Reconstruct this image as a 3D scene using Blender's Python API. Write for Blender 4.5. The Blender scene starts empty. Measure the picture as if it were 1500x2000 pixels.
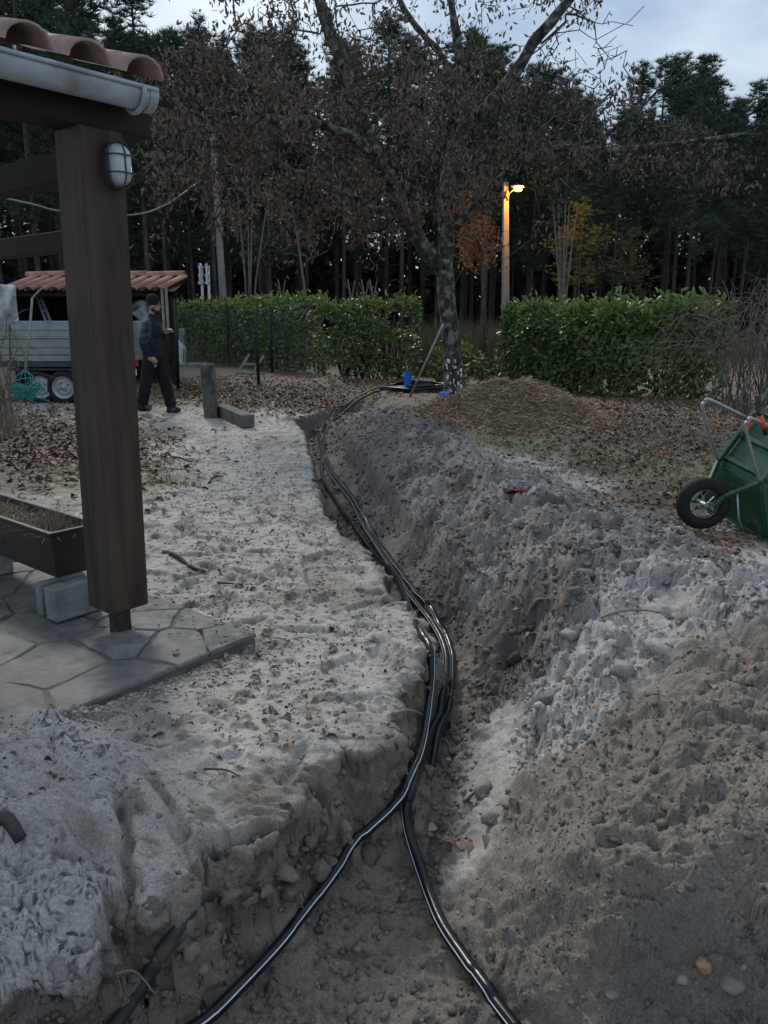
import bpy, bmesh, math, random
import numpy as np
from mathutils import Vector, Matrix, noise as mnoise

random.seed(7); rng = np.random.default_rng(7)
S = bpy.context.scene
C = S.collection

# ------------------------------------------------------------------ camera
PITCH = math.atan(0.25)
CAMZ = 1.5
cam_d = bpy.data.cameras.new('camera'); cam = bpy.data.objects.new('camera', cam_d); C.objects.link(cam)
cam.location = (0, 0, CAMZ); cam.rotation_euler = (math.pi/2 - PITCH, 0, 0)
cam_d.sensor_fit = 'VERTICAL'; cam_d.sensor_height = 36; cam_d.lens = 27
cam_d.clip_start = 0.05; cam_d.clip_end = 3000
S.camera = cam

# ------------------------------------------------------------------ sky (overcast dusk) and sun
SUN_EL, SUN_AZ = math.radians(40), math.radians(-22)
W = bpy.data.worlds.new('World'); S.world = W; W.use_nodes = True
nt = W.node_tree; nt.nodes.clear()
out = nt.nodes.new('ShaderNodeOutputWorld'); bg = nt.nodes.new('ShaderNodeBackground')
sky = nt.nodes.new('ShaderNodeTexSky'); sky.sky_type = 'NISHITA'; sky.sun_disc = False
sky.sun_elevation = SUN_EL; sky.sun_rotation = SUN_AZ; sky.air_density = 1.6; sky.dust_density = 2.0; sky.ozone_density = 2.5
tc = nt.nodes.new('ShaderNodeTexCoord'); mp = nt.nodes.new('ShaderNodeMapping'); mp.inputs['Scale'].default_value = (1, 1, 2.6)
n1 = nt.nodes.new('ShaderNodeTexNoise'); n1.inputs['Scale'].default_value = 3.2; n1.inputs['Detail'].default_value = 6; n1.inputs['Roughness'].default_value = .55
r1 = nt.nodes.new('ShaderNodeValToRGB')
r1.color_ramp.elements[0].position = .36; r1.color_ramp.elements[0].color = (2.5, 3.35, 4.7, 1)
r1.color_ramp.elements[1].position = .66; r1.color_ramp.elements[1].color = (5.3, 6.1, 6.9, 1)
mx = nt.nodes.new('ShaderNodeMix'); mx.data_type = 'RGBA'; mx.inputs['Factor'].default_value = .86
nt.links.new(tc.outputs['Generated'], mp.inputs['Vector']); nt.links.new(mp.outputs['Vector'], n1.inputs['Vector'])
nt.links.new(n1.outputs['Fac'], r1.inputs['Fac'])
nt.links.new(sky.outputs['Color'], mx.inputs[6]); nt.links.new(r1.outputs['Color'], mx.inputs[7])
nt.links.new(mx.outputs[2], bg.inputs['Color']); bg.inputs['Strength'].default_value = 0.10
nt.links.new(bg.outputs['Background'], out.inputs['Surface'])
sl = bpy.data.lights.new('sun', 'SUN'); sl.energy = 1.5; sl.angle = math.radians(12); sl.color = (1.0, .95, .9)
so = bpy.data.objects.new('sun', sl); C.objects.link(so)
so.rotation_euler = (math.radians(90) - SUN_EL, 0, math.radians(180) - SUN_AZ)
S.view_settings.view_transform = 'Standard'; S.view_settings.look = 'None'
S.view_settings.exposure = 0.52; S.view_settings.gamma = 1.0; S.view_settings.use_curve_mapping = False
S.render.engine = 'CYCLES'
S.cycles.max_bounces = 4; S.cycles.diffuse_bounces = 3; S.cycles.glossy_bounces = 2; S.cycles.transmission_bounces = 3
S.cycles.volume_bounces = 0; S.cycles.use_denoising = True
S.cycles.use_adaptive_sampling = True; S.cycles.adaptive_threshold = 0.02

# ------------------------------------------------------------------ photo pixel -> place
CP, SP = math.cos(PITCH), math.sin(PITCH)
def gslope(Y):
    t = np.clip((np.asarray(Y, float) - 5) / 7, 0, 1); return .12*t*t*(3 - 2*t)
def ray(u, v):
    x = (u - 750)/1500; y = (1000 - v)/1500
    return Vector((x, CP + y*SP, -SP + y*CP))
def P(u, v, Y):                       # point seen at (u, v) standing Y metres ahead
    d = ray(u, v); t = Y/d.y; return Vector((d.x*t, Y, CAMZ + d.z*t))
def G(u, v, z=0.0):                   # point seen at (u, v) lying z above the ground
    d = ray(u, v); Y = 5.0
    for _ in range(24):
        tt = min(max((Y - 5)/7, 0.), 1.); zz = .12*tt*tt*(3 - 2*tt) + z
        t = (zz - CAMZ)/min(d.z, -1e-4); Y = min(.5*Y + .5*d.y*t, 200)
    return Vector((d.x*t, d.y*t, zz))

# ------------------------------------------------------------------ noise in numpy
_A = rng.uniform(0, 2*np.pi, 1024); _GX = np.cos(_A).astype(np.float32); _GY = np.sin(_A).astype(np.float32)
_ONE = np.uint32(1)
def _u(a): return a.astype(np.int32).view(np.uint32)
def _h(i, j, s):
    h = i*np.uint32(374761393) + j*np.uint32(668265263) + np.uint32((s*974126177) & 0xffffffff)
    h = (h ^ (h >> np.uint32(13)))*np.uint32(1274126177)
    return h ^ (h >> np.uint32(16))
def pn(x, y, s=0):
    x = np.atleast_1d(x); y = np.atleast_1d(y)
    xf = np.floor(x); yf = np.floor(y); fx = (x - xf).astype(np.float32); fy = (y - yf).astype(np.float32); xi = _u(xf); yi = _u(yf)
    u = fx*fx*fx*(fx*(fx*6 - 15) + 10); v = fy*fy*fy*(fy*(fy*6 - 15) + 10)
    def g(i, j, dx, dy):
        k = _h(i, j, s) & np.uint32(1023); return _GX[k]*dx + _GY[k]*dy
    a = g(xi, yi, fx, fy); b = g(xi+_ONE, yi, fx-1, fy); c = g(xi, yi+_ONE, fx, fy-1); d = g(xi+_ONE, yi+_ONE, fx-1, fy-1)
    return 1.5*((a*(1-u) + b*u)*(1-v) + (c*(1-u) + d*u)*v)
def fbm(x, y, sc, o=3, s=0, rough=.5):
    r = 0; amp = 1; f = 1/sc; tot = 0
    for k in range(o):
        r = r + amp*pn(x*f + 17.3*k, y*f - 9.1*k, s + 31*k); tot += amp; amp *= rough; f *= 2.03
    return r/tot
def worley(x, y, sc, s=0):
    x = x/sc; y = y/sc; xi = np.floor(x).astype(np.int64); yi = np.floor(y).astype(np.int64)
    f1 = np.full(x.shape, 9.); idv = np.zeros(x.shape)
    for a in (-1, 0, 1):
        for b in (-1, 0, 1):
            h = _h(_u(xi+a), _u(yi+b), s).astype(np.int64)
            px = xi + a + (h & 1023)/1023.; py = yi + b + ((h >> 10) & 1023)/1023.
            d = np.hypot(px - x, py - y); m = d < f1
            idv = np.where(m, ((h >> 20) & 255)/255., idv); f1 = np.minimum(f1, d)
    return f1, idv
def sst(a, b, x):
    t = np.clip((x - a)/(b - a), 0, 1); return t*t*(3 - 2*t)
def seg_dist(x, y, pts):
    d = np.full(x.shape, 1e9)
    for (ax, ay), (bx, by) in zip(pts[:-1], pts[1:]):
        ex, ey = bx-ax, by-ay; L = ex*ex + ey*ey + 1e-12
        t = np.clip(((x-ax)*ex + (y-ay)*ey)/L, 0, 1)
        d = np.minimum(d, np.hypot(x - ax - t*ex, y - ay - t*ey))
    return d
def in_poly(x, y, pts):
    r = np.zeros(x.shape, bool); n = len(pts)
    for i in range(n):
        ax, ay = pts[i]; bx, by = pts[(i+1) % n]
        if ay == by: continue
        c = ((ay > y) != (by > y)) & (x < (bx-ax)*(y-ay)/(by-ay) + ax)
        r ^= c
    return r

# ------------------------------------------------------------------ mesh builder and tagging
ORG = {}
class MB:
    def __init__(s): s.V = []; s.F = []; s.n = 0
    def add(s, V, F):
        s.V += [tuple(v) for v in V]; s.F += [tuple(i + s.n for i in f) for f in F]; s.n = len(s.V); return s
    def box(s, c, d, M=None):
        c = Vector(c); d = Vector(d)/2
        V = [Vector((x*d.x, y*d.y, z*d.z)) for x in (-1, 1) for y in (-1, 1) for z in (-1, 1)]
        if M is not None: V = [M @ v for v in V]
        return s.add([c + v for v in V], [(0,1,3,2), (4,6,7,5), (0,4,5,1), (2,3,7,6), (0,2,6,4), (1,5,7,3)])
    def beam(s, p0, p1, w, h, up=(0, 0, 1), w1=None, h1=None):
        p0 = Vector(p0); p1 = Vector(p1); t = (p1-p0).normalized(); up = Vector(up)
        x = t.cross(up)
        if x.length < 1e-4: x = t.cross(Vector((0, 1, 0)))
        x.normalize(); y = x.cross(t).normalized()
        w1 = w1 or w; h1 = h1 or h; V = []
        for p, a, b in ((p0, w, h), (p1, w1, h1)):
            V += [p - x*a/2 - y*b/2, p + x*a/2 - y*b/2, p + x*a/2 + y*b/2, p - x*a/2 + y*b/2]
        return s.add(V, [(3,2,1,0), (4,5,6,7), (0,1,5,4), (1,2,6,5), (2,3,7,6), (3,0,4,7)])
    def tube(s, path, r, n=7, cap=True, ov=1.0):
        path = [Vector(p) for p in path]; m = len(path)
        if not hasattr(r, '__len__'): r = [r]*m
        ref = None; V = []; F = []
        for i, p in enumerate(path):
            t = (path[min(i+1, m-1)] - path[max(i-1, 0)])
            if t.length < 1e-9: t = Vector((0, 0, 1))
            t.normalize()
            if ref is None:
                ref = t.orthogonal().normalized()
            ref = (ref - t*ref.dot(t))
            if ref.length < 1e-6: ref = t.orthogonal()
            ref.normalize(); b = t.cross(ref)
            for k in range(n):
                a = 2*math.pi*k/n; V.append(p + (ref*math.cos(a) + b*math.sin(a)*ov)*r[i])
        for i in range(m-1):
            for k in range(n):
                k2 = (k+1) % n; F.append((i*n+k, i*n+k2, (i+1)*n+k2, (i+1)*n+k))
        if cap:
            F.append(tuple(range(n-1, -1, -1))); F.append(tuple((m-1)*n + k for k in range(n)))
        return s.add(V, F)
    def lathe(s, prof, n=24, M=None, close=False):     # prof: (radius, z)
        V = []; F = []; m = len(prof)
        for r, z in prof:
            for k in range(n):
                a = 2*math.pi*k/n; V.append(Vector((r*math.cos(a), r*math.sin(a), z)))
        for i in range(m if close else m-1):
            for k in range(n):
                k2 = (k+1) % n; j = (i+1) % m; F.append((i*n+k, i*n+k2, j*n+k2, j*n+k))
        if M is not None: V = [M @ v for v in V]
        return s.add(V, F)
    def ell(s, c, d, n=10, m=7, M=None):
        c = Vector(c); V = []; F = []
        for i in range(m+1):
            th = math.pi*i/m
            for k in range(n):
                a = 2*math.pi*k/n
                v = Vector((d[0]*math.sin(th)*math.cos(a), d[1]*math.sin(th)*math.sin(a), d[2]*math.cos(th)))
                V.append(c + (M @ v if M is not None else v))
        for i in range(m):
            for k in range(n):
                k2 = (k+1) % n; F.append((i*n+k, (i+1)*n+k, (i+1)*n+k2, i*n+k2))
        return s.add(V, F)
    def build(s, name, mat, parent=None, smooth=False, bevel=0, seg=1, origin=None, jit=0):
        o0 = Vector((0, 0, 0))
        if parent is not None: o0 = ORG[parent.name]
        elif origin is not None: o0 = Vector(origin)
        me = bpy.data.meshes.new(name)
        me.from_pydata([(v[0]-o0[0], v[1]-o0[1], v[2]-o0[2]) for v in s.V], [], s.F)
        if bevel:
            bm = bmesh.new(); bm.from_mesh(me)
            bmesh.ops.bevel(bm, geom=bm.edges[:], offset=bevel, segments=seg, affect='EDGES', clamp_overlap=True)
            bm.to_mesh(me); bm.free()
        me.validate(); 
        return link(name, me, mat, parent, smooth, o0)
def link(name, me, mat, parent=None, smooth=False, o0=Vector((0, 0, 0))):
    if mat is not None and not me.materials: me.materials.append(mat)
    if smooth: me.polygons.foreach_set('use_smooth', [True]*len(me.polygons))
    me.update()
    o = bpy.data.objects.new(name, me); C.objects.link(o)
    if parent is not None: o.parent = parent
    else: o.location = o0
    ORG[o.name] = Vector(o0)
    return o
def np_mesh(name, V, F, mat, parent=None, smooth=False, kind=None):   # V (n,3), F (m,k) arrays
    V = np.asarray(V, np.float32); F = np.asarray(F, np.int32); k = F.shape[1]
    o0 = ORG[parent.name] if parent is not None else Vector((0, 0, 0))
    V = V - np.array(o0, np.float32)
    me = bpy.data.meshes.new(name)
    me.vertices.add(len(V)); me.vertices.foreach_set('co', V.ravel())
    me.loops.add(F.size); me.loops.foreach_set('vertex_index', F.ravel())
    me.polygons.add(len(F)); me.polygons.foreach_set('loop_start', np.arange(0, F.size, k, dtype=np.int32))
    me.polygons.foreach_set('loop_total', np.full(len(F), k, np.int32))
    me.update(calc_edges=True)
    if smooth: me.polygons.foreach_set('use_smooth', np.ones(len(F), bool))
    o = link(name, me, mat, parent)
    if kind: o['kind'] = kind
    return o
def tag(o, label=None, cat=None, group=None, kind=None):
    if label: o['label'] = label
    if cat: o['category'] = cat
    if group: o['group'] = group
    if kind: o['kind'] = kind
    return o
def thing(name, label, cat, loc=(0, 0, 0), group=None):
    o = bpy.data.objects.new(name, None); C.objects.link(o); o.location = loc; o.empty_display_size = .1
    ORG[o.name] = Vector(loc); return tag(o, label, cat, group)
def copy_tree(o, parent=None):
    c = o.copy(); C.objects.link(c); c.parent = parent; ORG[c.name] = ORG.get(o.name, Vector((0, 0, 0)))
    for ch in list(o.children):
        if ch is not c: copy_tree(ch, c)
    return c
def spline(pts, n=8):                     # Catmull-Rom
    pts = [Vector(p) for p in pts]; r = []
    q = [pts[0]*2 - pts[1]] + pts + [pts[-1]*2 - pts[-2]]
    for i in range(1, len(q)-2):
        a, b, c, d = q[i-1], q[i], q[i+1], q[i+2]
        for k in range(n):
            t = k/n
            r.append(.5*((2*b) + (c-a)*t + (2*a - 5*b + 4*c - d)*t*t + (3*b - a - 3*c + d)*t**3))
    r.append(pts[-1]); return r

# ------------------------------------------------------------------ materials
def mat(name, c1, c2=None, scale=8, rough=.8, bump=0, bscale=None, stretch=(1, 1, 1), metal=0, detail=5, lo=.35, hi=.65,
        island=None, spec=.3, c3=None, scale3=2.0, lo3=.52, hi3=.62, trans=0, bdist=.01):
    m = bpy.data.materials.new(name); m.use_nodes = True; t = m.node_tree; N = t.nodes; L = t.links
    b = N['Principled BSDF']; b.inputs['Roughness'].default_value = rough; b.inputs['Metallic'].default_value = metal
    b.inputs['Specular IOR Level'].default_value = spec
    tcn = N.new('ShaderNodeTexCoord'); mpn = N.new('ShaderNodeMapping'); mpn.inputs['Scale'].default_value = stretch
    L.new(tcn.outputs['Object'], mpn.inputs['Vector'])
    def noise(sc, det=5):
        n = N.new('ShaderNodeTexNoise'); n.inputs['Scale'].default_value = sc; n.inputs['Detail'].default_value = det
        n.inputs['Roughness'].default_value = .6; L.new(mpn.outputs['Vector'], n.inputs['Vector']); return n
    def rgb(c): return (c[0], c[1], c[2], 1)
    if island:
        g = N.new('ShaderNodeNewGeometry'); cr = N.new('ShaderNodeValToRGB'); cr.color_ramp.interpolation = 'LINEAR'
        while len(cr.color_ramp.elements) < len(island): cr.color_ramp.elements.new(.5)
        for i, c in enumerate(island):
            cr.color_ramp.elements[i].position = i/(len(island)-1); cr.color_ramp.elements[i].color = rgb(c)
        L.new(g.outputs['Random Per Island'], cr.inputs['Fac']); col = cr.outputs['Color']
    elif c2 is not None:
        n = noise(scale, detail); cr = N.new('ShaderNodeValToRGB')
        cr.color_ramp.elements[0].position = lo; cr.color_ramp.elements[0].color = rgb(c1)
        cr.color_ramp.elements[1].position = hi; cr.color_ramp.elements[1].color = rgb(c2)
        L.new(n.outputs['Fac'], cr.inputs['Fac']); col = cr.outputs['Color']
    else:
        b.inputs['Base Color'].default_value = rgb(c1); col = None
    if c3 is not None and col is not None:
        n3 = N.new('ShaderNodeTexNoise'); n3.inputs['Scale'].default_value = scale3; n3.inputs['Detail'].default_value = 6
        L.new(tcn.outputs['Object'], n3.inputs['Vector'])
        r3 = N.new('ShaderNodeMapRange'); r3.inputs['From Min'].default_value = lo3; r3.inputs['From Max'].default_value = hi3
        L.new(n3.outputs['Fac'], r3.inputs['Value'])
        m3 = N.new('ShaderNodeMix'); m3.data_type = 'RGBA'; L.new(r3.outputs['Result'], m3.inputs['Factor'])
        L.new(col, m3.inputs[6]); m3.inputs[7].default_value = rgb(c3); col = m3.outputs[2]
    if col is not None: L.new(col, b.inputs['Base Color'])
    if bump:
        nb = noise(bscale or scale*3, 6); bp = N.new('ShaderNodeBump'); bp.inputs['Strength'].default_value = bump
        bp.inputs['Distance'].default_value = bdist
        L.new(nb.outputs['Fac'], bp.inputs['Height']); L.new(bp.outputs['Normal'], b.inputs['Normal'])
    if trans:
        tr = N.new('ShaderNodeBsdfTranslucent'); ms = N.new('ShaderNodeMixShader'); ms.inputs['Fac'].default_value = trans
        if col is not None: L.new(col, tr.inputs['Color'])
        L.new(b.outputs['BSDF'], ms.inputs[1]); L.new(tr.outputs['BSDF'], ms.inputs[2])
        L.new(ms.outputs['Shader'], N['Material Output'].inputs['Surface'])
    return m
# ================================================================== TERRAIN: ground, trench, spoil heap
def g2(l): return [tuple(G(u, v).xy) for u, v in l]
RIM = g2([(735, 768), (690, 782), (645, 794), (602, 808), (578, 822), (592, 842), (600, 875), (612, 920), (622, 965), (634, 1002), (660, 1038),
          (702, 1064), (735, 1105), (757, 1150), (790, 1172), (826, 1218), (842, 1256), (812, 1292), (780, 1335), (764, 1385),
          (758, 1435), (722, 1460), (652, 1462), (592, 1500), (556, 1570), (504, 1612), (440, 1634), (398, 1646), (384, 1662), (372, 1652),
          (356, 1690), (346, 1745), (296, 1768), (262, 1742), (250, 1758), (192, 1796), (132, 1866), (60, 1895), (-80, 1935), (-300, 2000)])
PLATEAU = RIM + [(-2.2, .9), (-3, -6), (-60, -6), (-60, 60), (-8, 40), tuple(G(700, 745).xy)]

CTRL = [  # photo pixel, height above the lawn (m)
 # trench floor
 (300,1990,-.42),(460,1900,-.40),(560,1990,-.45),(700,1950,-.45),(880,1995,-.44),(720,1800,-.43),(640,1760,-.39),(760,1660,-.41),(790,1560,-.40),
 (830,1450,-.38),(865,1350,-.33),(855,1270,-.29),(820,1200,-.28),(770,1120,-.28),(730,1050,-.28),(690,990,-.28),(655,930,-.28),(638,880,-.27),(632,845,-.26),
 (665,812,-.22),(700,790,-.10),(745,772,-.02),(560,1712,-.27),(640,1672,-.29),(700,1632,-.31),(480,1765,-.28),(390,1790,-.29),(330,1840,-.31),(200,1925,-.34),(80,1985,-.36),
 (590,835,-.25),(620,815,-.25),(880,1420,-.35),(905,1350,-.32),
 # bench and wall right of the pipes
 (930,1420,-.25),(960,1480,-.25),(900,1540,-.32),(1000,1400,-.17),(980,1340,-.20),(930,1290,-.22),(1010,1285,-.13),
 (900,1235,-.22),(862,1180,-.17),(822,1120,-.14),(790,1060,-.13),(750,1000,-.12),(715,940,-.11),(690,890,-.09),(685,850,-.06),(690,820,-.03),
 # brown mound, lower right
 (870,1640,-.38),(900,1750,-.38),(930,1850,-.37),(960,1950,-.37),(950,1620,-.28),(1000,1560,-.17),(1080,1510,-.04),(1200,1480,.08),(1350,1440,.15),(1500,1400,.2),
 (1000,1700,-.2),(1100,1640,.0),(1250,1600,.1),(1400,1560,.17),(1550,1540,.22),(1020,1850,-.27),(1080,1780,-.14),(1200,1750,.0),(1380,1720,.08),(1550,1700,.14),
 (1100,1960,-.27),(1250,1930,-.17),(1400,1900,-.1),(1600,1880,-.02),(1300,2150,-.25),(1600,2150,-.15),(1000,2200,-.42),(700,2200,-.45),(300,2200,-.43),
 # pale heap
 (1080,1420,-.1),(1120,1360,.0),(1050,1330,-.08),(1200,1390,.06),(1320,1370,.16),(1450,1340,.25),(1180,1290,.12),(1280,1250,.21),(1400,1270,.27),(1520,1270,.3),
 (1070,1250,.05),(960,1200,-.08),(1000,1140,.11),(900,1110,.01),(860,1050,.05),(1100,1150,.21),(1060,1060,.27),(980,1020,.24),(900,980,.20),(840,930,.16),(790,880,.13),
 (1200,1180,.25),(1320,1180,.27),(1450,1210,.3),(760,845,.1),(730,830,.03),
 # crest and the fall behind it
 (800,820,.16),(850,860,.21),(950,930,.27),(1050,990,.29),(1160,1040,.29),(1300,1110,.29),(1420,1160,.29),(1520,1210,.3),
 (860,800,.04),(930,850,.02),(1010,900,.0),(1130,950,.0),(1260,1020,.0),(1380,1070,.02),(1520,1130,.02),(1700,1200,.1),(1750,1350,.15),
 (1100,850,0),(1300,900,0),(1450,950,0),(1700,1000,0),(900,780,0),(800,770,.02),(760,755,0),(1000,760,0),(1300,780,0),(1600,800,0),(600,760,0),(660,770,0),
]
cp = []
for u, v, z in CTRL:
    p = G(u, v, z); cp.append((p.x, p.y, z))
for a in range(-3, 9):
    cp.append((a*2.5, 22, 0)); 
for y in (-1.5, 0.5): cp += [(-1.5, y, -.42), (.2, y, -.45), (1.2, y, -.15), (3, y, 0.05)]
for y in (1, 3, 5, 9, 14): cp.append((3.2 + y*.6, y, .1 if y < 4 else 0))
cp = np.array(cp)
def tps_u(r2): return r2*np.log(r2 + 1e-12)
_n = len(cp); K = tps_u((cp[:, None, 0]-cp[None, :, 0])**2 + (cp[:, None, 1]-cp[None, :, 1])**2) + np.eye(_n)*.004
Pm = np.c_[np.ones(_n), cp[:, :2]]
A_ = np.block([[K, Pm], [Pm.T, np.zeros((3, 3))]])
wts = np.linalg.solve(A_, np.r_[cp[:, 2], 0, 0, 0])
def tps(x, y):
    r = np.zeros(x.size); X = x.ravel(); Y = y.ravel()
    for i in range(0, X.size, 60000):
        a = X[i:i+60000, None] - cp[None, :, 0]; b = Y[i:i+60000, None] - cp[None, :, 1]
        r[i:i+60000] = tps_u(a*a + b*b) @ wts[:_n] + wts[_n] + wts[_n+1]*X[i:i+60000] + wts[_n+2]*Y[i:i+60000]
    return r.reshape(x.shape)

# grid: rows in Y, columns as fractions of a width that grows with Y
rows = np.concatenate([np.array([-40, -15, -6, -2.5, -.8, .1, .5, .8]), np.geomspace(1.0, 24, 1120), np.geomspace(24.6, 90, 40), np.array([120, 180, 300, 600, 1500])])
cd = np.linspace(-1, 1, 670); oc = np.array([1.02, 1.06, 1.12, 1.2, 1.3, 1.45, 1.7, 2.2, 3.2, 5, 9])
cols = np.concatenate([-oc[::-1], cd, oc])
def wid(Y): return .60*np.maximum(Y, .9) + .42
YY, SS = np.meshgrid(rows, cols, indexing='ij'); XX = SS*wid(YY)
NR, NC = XX.shape
dense = (YY < 24) & (YY > .9)
x, y = XX.ravel(), YY.ravel()
A1 = Vector((.634, .773)); B1 = Vector((-.773, .634))      # the house axes
PC = G(497, 1237, .05)                                      # patio corner
def seg_arc(x, y, pts):
    d = np.full(x.shape, 1e9); arc = np.zeros(x.shape); acc = 0.
    for (ax, ay), (bx, by) in zip(pts[:-1], pts[1:]):
        ex, ey = bx-ax, by-ay; L = ex*ex + ey*ey + 1e-12
        t = np.clip(((x-ax)*ex + (y-ay)*ey)/L, 0, 1); dd = np.hypot(x - ax - t*ex, y - ay - t*ey); m = dd < d
        arc = np.where(m, acc + t*math.sqrt(L), arc); d = np.minimum(d, dd); acc += math.sqrt(L)
    return d, arc
def zones_terrain(x, y):
    # rim with crumbling edge
    wx = x + .05*fbm(x, y, .22, 3, 5) + .018*pn(x/.045, y/.045, 8); wy = y + .05*fbm(x, y, .22, 3, 6) + .018*pn(x/.045, y/.045, 9)
    d, arc = seg_arc(wx, wy, RIM); ins = in_poly(wx, wy, PLATEAU)
    sd = np.where(ins, d, -d)
    return sd, arc
sd, arc = zones_terrain(x, y)
near = (y > -7) & (y < 26)
zB = np.zeros(x.shape); m = near & (sd < .25)
zB[m] = tps(x[m], y[m]); zB *= sst(24, 19, y); zB = np.clip(zB, -.6, .6)
zB *= sst(9, 5, np.abs(x) - .5*y)
# steep right wall close to the pipes, then the rounded shoulder of the bank
CL = np.array([G(u, v, -.28).xy[:] for u, v in ((632, 845), (638, 880), (655, 930), (690, 990), (730, 1050), (770, 1120), (820, 1200), (852, 1252))])
dcl = seg_dist(x, y, [tuple(q) for q in CL]); o_ = np.argsort(CL[:, 1]); xc = np.interp(y, CL[o_, 1], CL[o_, 0])
dcl = dcl + .035*fbm(x, y, .2, 3, 17)
prof = -.30 + .35*sst(.11, .23, dcl) + .22*(1 - np.exp(-np.maximum(dcl - .2, 0)/.30))
wpf = sst(3.9, 4.6, y)*sst(11.5, 8.5, y)*(x > xc)*sst(1.0, .55, dcl)*sst(.6, .0, y - 10.5)
zB = np.where(dcl > .1, np.maximum(zB, zB*(1-wpf) + prof*wpf), zB)
# plateau
def pxy(u, v): return G(u, v).xy
zA = .014*fbm(x, y, .8, 2, 11)
def bump(u, v, r, h, ex=1.0):
    c = G(u, v); return h*np.exp(-(((x-c.x)/(r*ex))**2 + ((y-c.y)/r)**2))
zA = zA + bump(90, 1640, .30, .13) + bump(150, 1520, .22, .08) + bump(-100, 1700, .4, .15) + bump(300, 1620, .10, .05) + bump(60, 1800, .2, .05)
zA = zA + bump(640, 750, .42, .17, 1.1) + bump(620, 1420, .2, .02) + bump(420, 1500, .3, .02)
# blend across the broken rim
ww = .055 + .10*np.clip(.5 + 1.1*fbm(arc, arc*0 + 3.3, .35, 3, 14), 0, 1)
ww = ww*(1 + .9*sst(4, 2.5, y))
fw = np.clip((.012 - sd)/ww, 0, 1)
fw = np.clip(fw + 4*fw*(1-fw)*.16*fbm(arc, fw*.30, .09, 3, 16), 0, 1)
wall = 1 - (.25*fw + .75*fw*fw*(3 - 2*fw))
zA = zA - .03*np.exp(-np.maximum(sd, 0)/.03)*(sd > 0)*(.4 + pn(x/.15, y/.15, 4))
zrel = zB*(1-wall) + zA*wall
wplat = wall
wother = 1 - wall
# zone colours / roughness by nearest photographed patches
ZS = {'S': [(450,900),(560,960),(400,1060),(600,1150),(700,1200),(500,1300),(500,1420),(650,1380),(350,1470),(540,870),(340,1000),(720,1320),(420,1180),(300,1620),(480,830),
            (200,1000),(940,1400),(920,1470),(960,1330),(900,1300),(1480,1230),(1300,1300),(330,880),(300,815),(150,790),(1400,1070),(1100,930),(1050,905)],
      'P': [(100,1500),(130,1650),(60,1780),(200,1560),(1100,1330),(1200,1330),(1400,1310),(1150,1400),(1350,1240),(1460,1320),(1080,1420),(1250,1260)],
      'H': [(850,1000),(900,1060),(955,1130),(880,980),(830,940),(1000,1000),(1100,1080),(1200,1130),(1300,1150),(1400,1200),(1050,1150),(1150,1200),(920,960),(1000,1080),(860,920),(1080,1250),(1250,1060),(1350,1110)],
      'W': [(690,905),(728,982),(768,1040),(808,1100),(848,1158),(700,940),(690,870),(720,840),(760,880),(780,960),(830,1040),(880,1120),(1000,1290),(660,850),(740,930),(820,870),(640,755),(590,822),(850,830),(780,800),(1030,1240)],
      'B': [(1060,1480),(1200,1440),(1400,1410),(1500,1390),(1100,1600),(1300,1560),(1300,1700),(1450,1700),(1000,1680),(950,1600),(1150,1750),(1500,1550)],
      'D': [(1200,1900),(1400,1930),(1050,1850),(1300,1830),(1000,1950),(1500,1980),(1150,1990),(930,1780)],
      'T': [(460,1900),(700,1950),(720,1800),(640,1740),(770,1640),(790,1560),(830,1450),(865,1350),(820,1200),(770,1120),(690,990),(655,930),(330,1860),(200,1940),(560,1720),(500,1780),(880,1930),(400,1990)],
      'L': [(1200,850),(1350,880),(1460,980),(1250,800),(1000,790),(900,775),(100,880),(250,850),(60,920),(550,770),(700,757),(800,760),(1450,850),(1300,960),(1180,900),(380,745),(1100,790),(1420,1020)],
      'V': [(450,780),(430,772),(1180,880),(1280,905),(980,870),(200,930)]}
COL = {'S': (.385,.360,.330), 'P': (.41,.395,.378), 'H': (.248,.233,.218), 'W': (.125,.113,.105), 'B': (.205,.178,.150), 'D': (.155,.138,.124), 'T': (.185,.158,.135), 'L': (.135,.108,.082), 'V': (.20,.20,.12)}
ROU = {'S': (.010, .0040, .05), 'P': (.015, .009, .7), 'H': (.022, .014, 1.0), 'W': (.020, .013, .9), 'B': (.011, .006, .45), 'D': (.016, .007, .30), 'T': (.012, .007, .15), 'L': (.012, .006, .1), 'V': (.01, .004, 0)}
keys = list(ZS); zx, zl, zk = [], [], []
for i, k in enumerate(keys):
    for u, v in ZS[k]:
        g = G(u, v, -.4 if k == 'T' else 0.0); zx.append(g.x/(g.y+.6)); zl.append(math.log(g.y+.6)); zk.append(i)
zx = np.array(zx); zl = np.array(zl); zk = np.array(zk)
gx = x/(np.maximum(y, .6)+.6); gl = np.log(np.maximum(y, .6)+.6)
gx = gx + .022*fbm(x, y, .35, 4, 21); gl = gl + .03*fbm(x, y, .35, 4, 22)
zw = np.zeros((x.size, len(keys))); zx32, zl32, gx32, gl32 = (q.astype(np.float32) for q in (zx, zl, gx, gl))
for i in range(0, x.size, 60000):
    d2 = (gx32[i:i+60000, None]-zx32)**2 + np.float32(.8)*(gl32[i:i+60000, None]-zl32)**2 + np.float32(3e-4)
    w_ = np.float32(1e-9)/(d2*d2*d2)
    for k in range(len(keys)): zw[i:i+60000, k] = w_[:, zk == k].sum(1)
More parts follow.
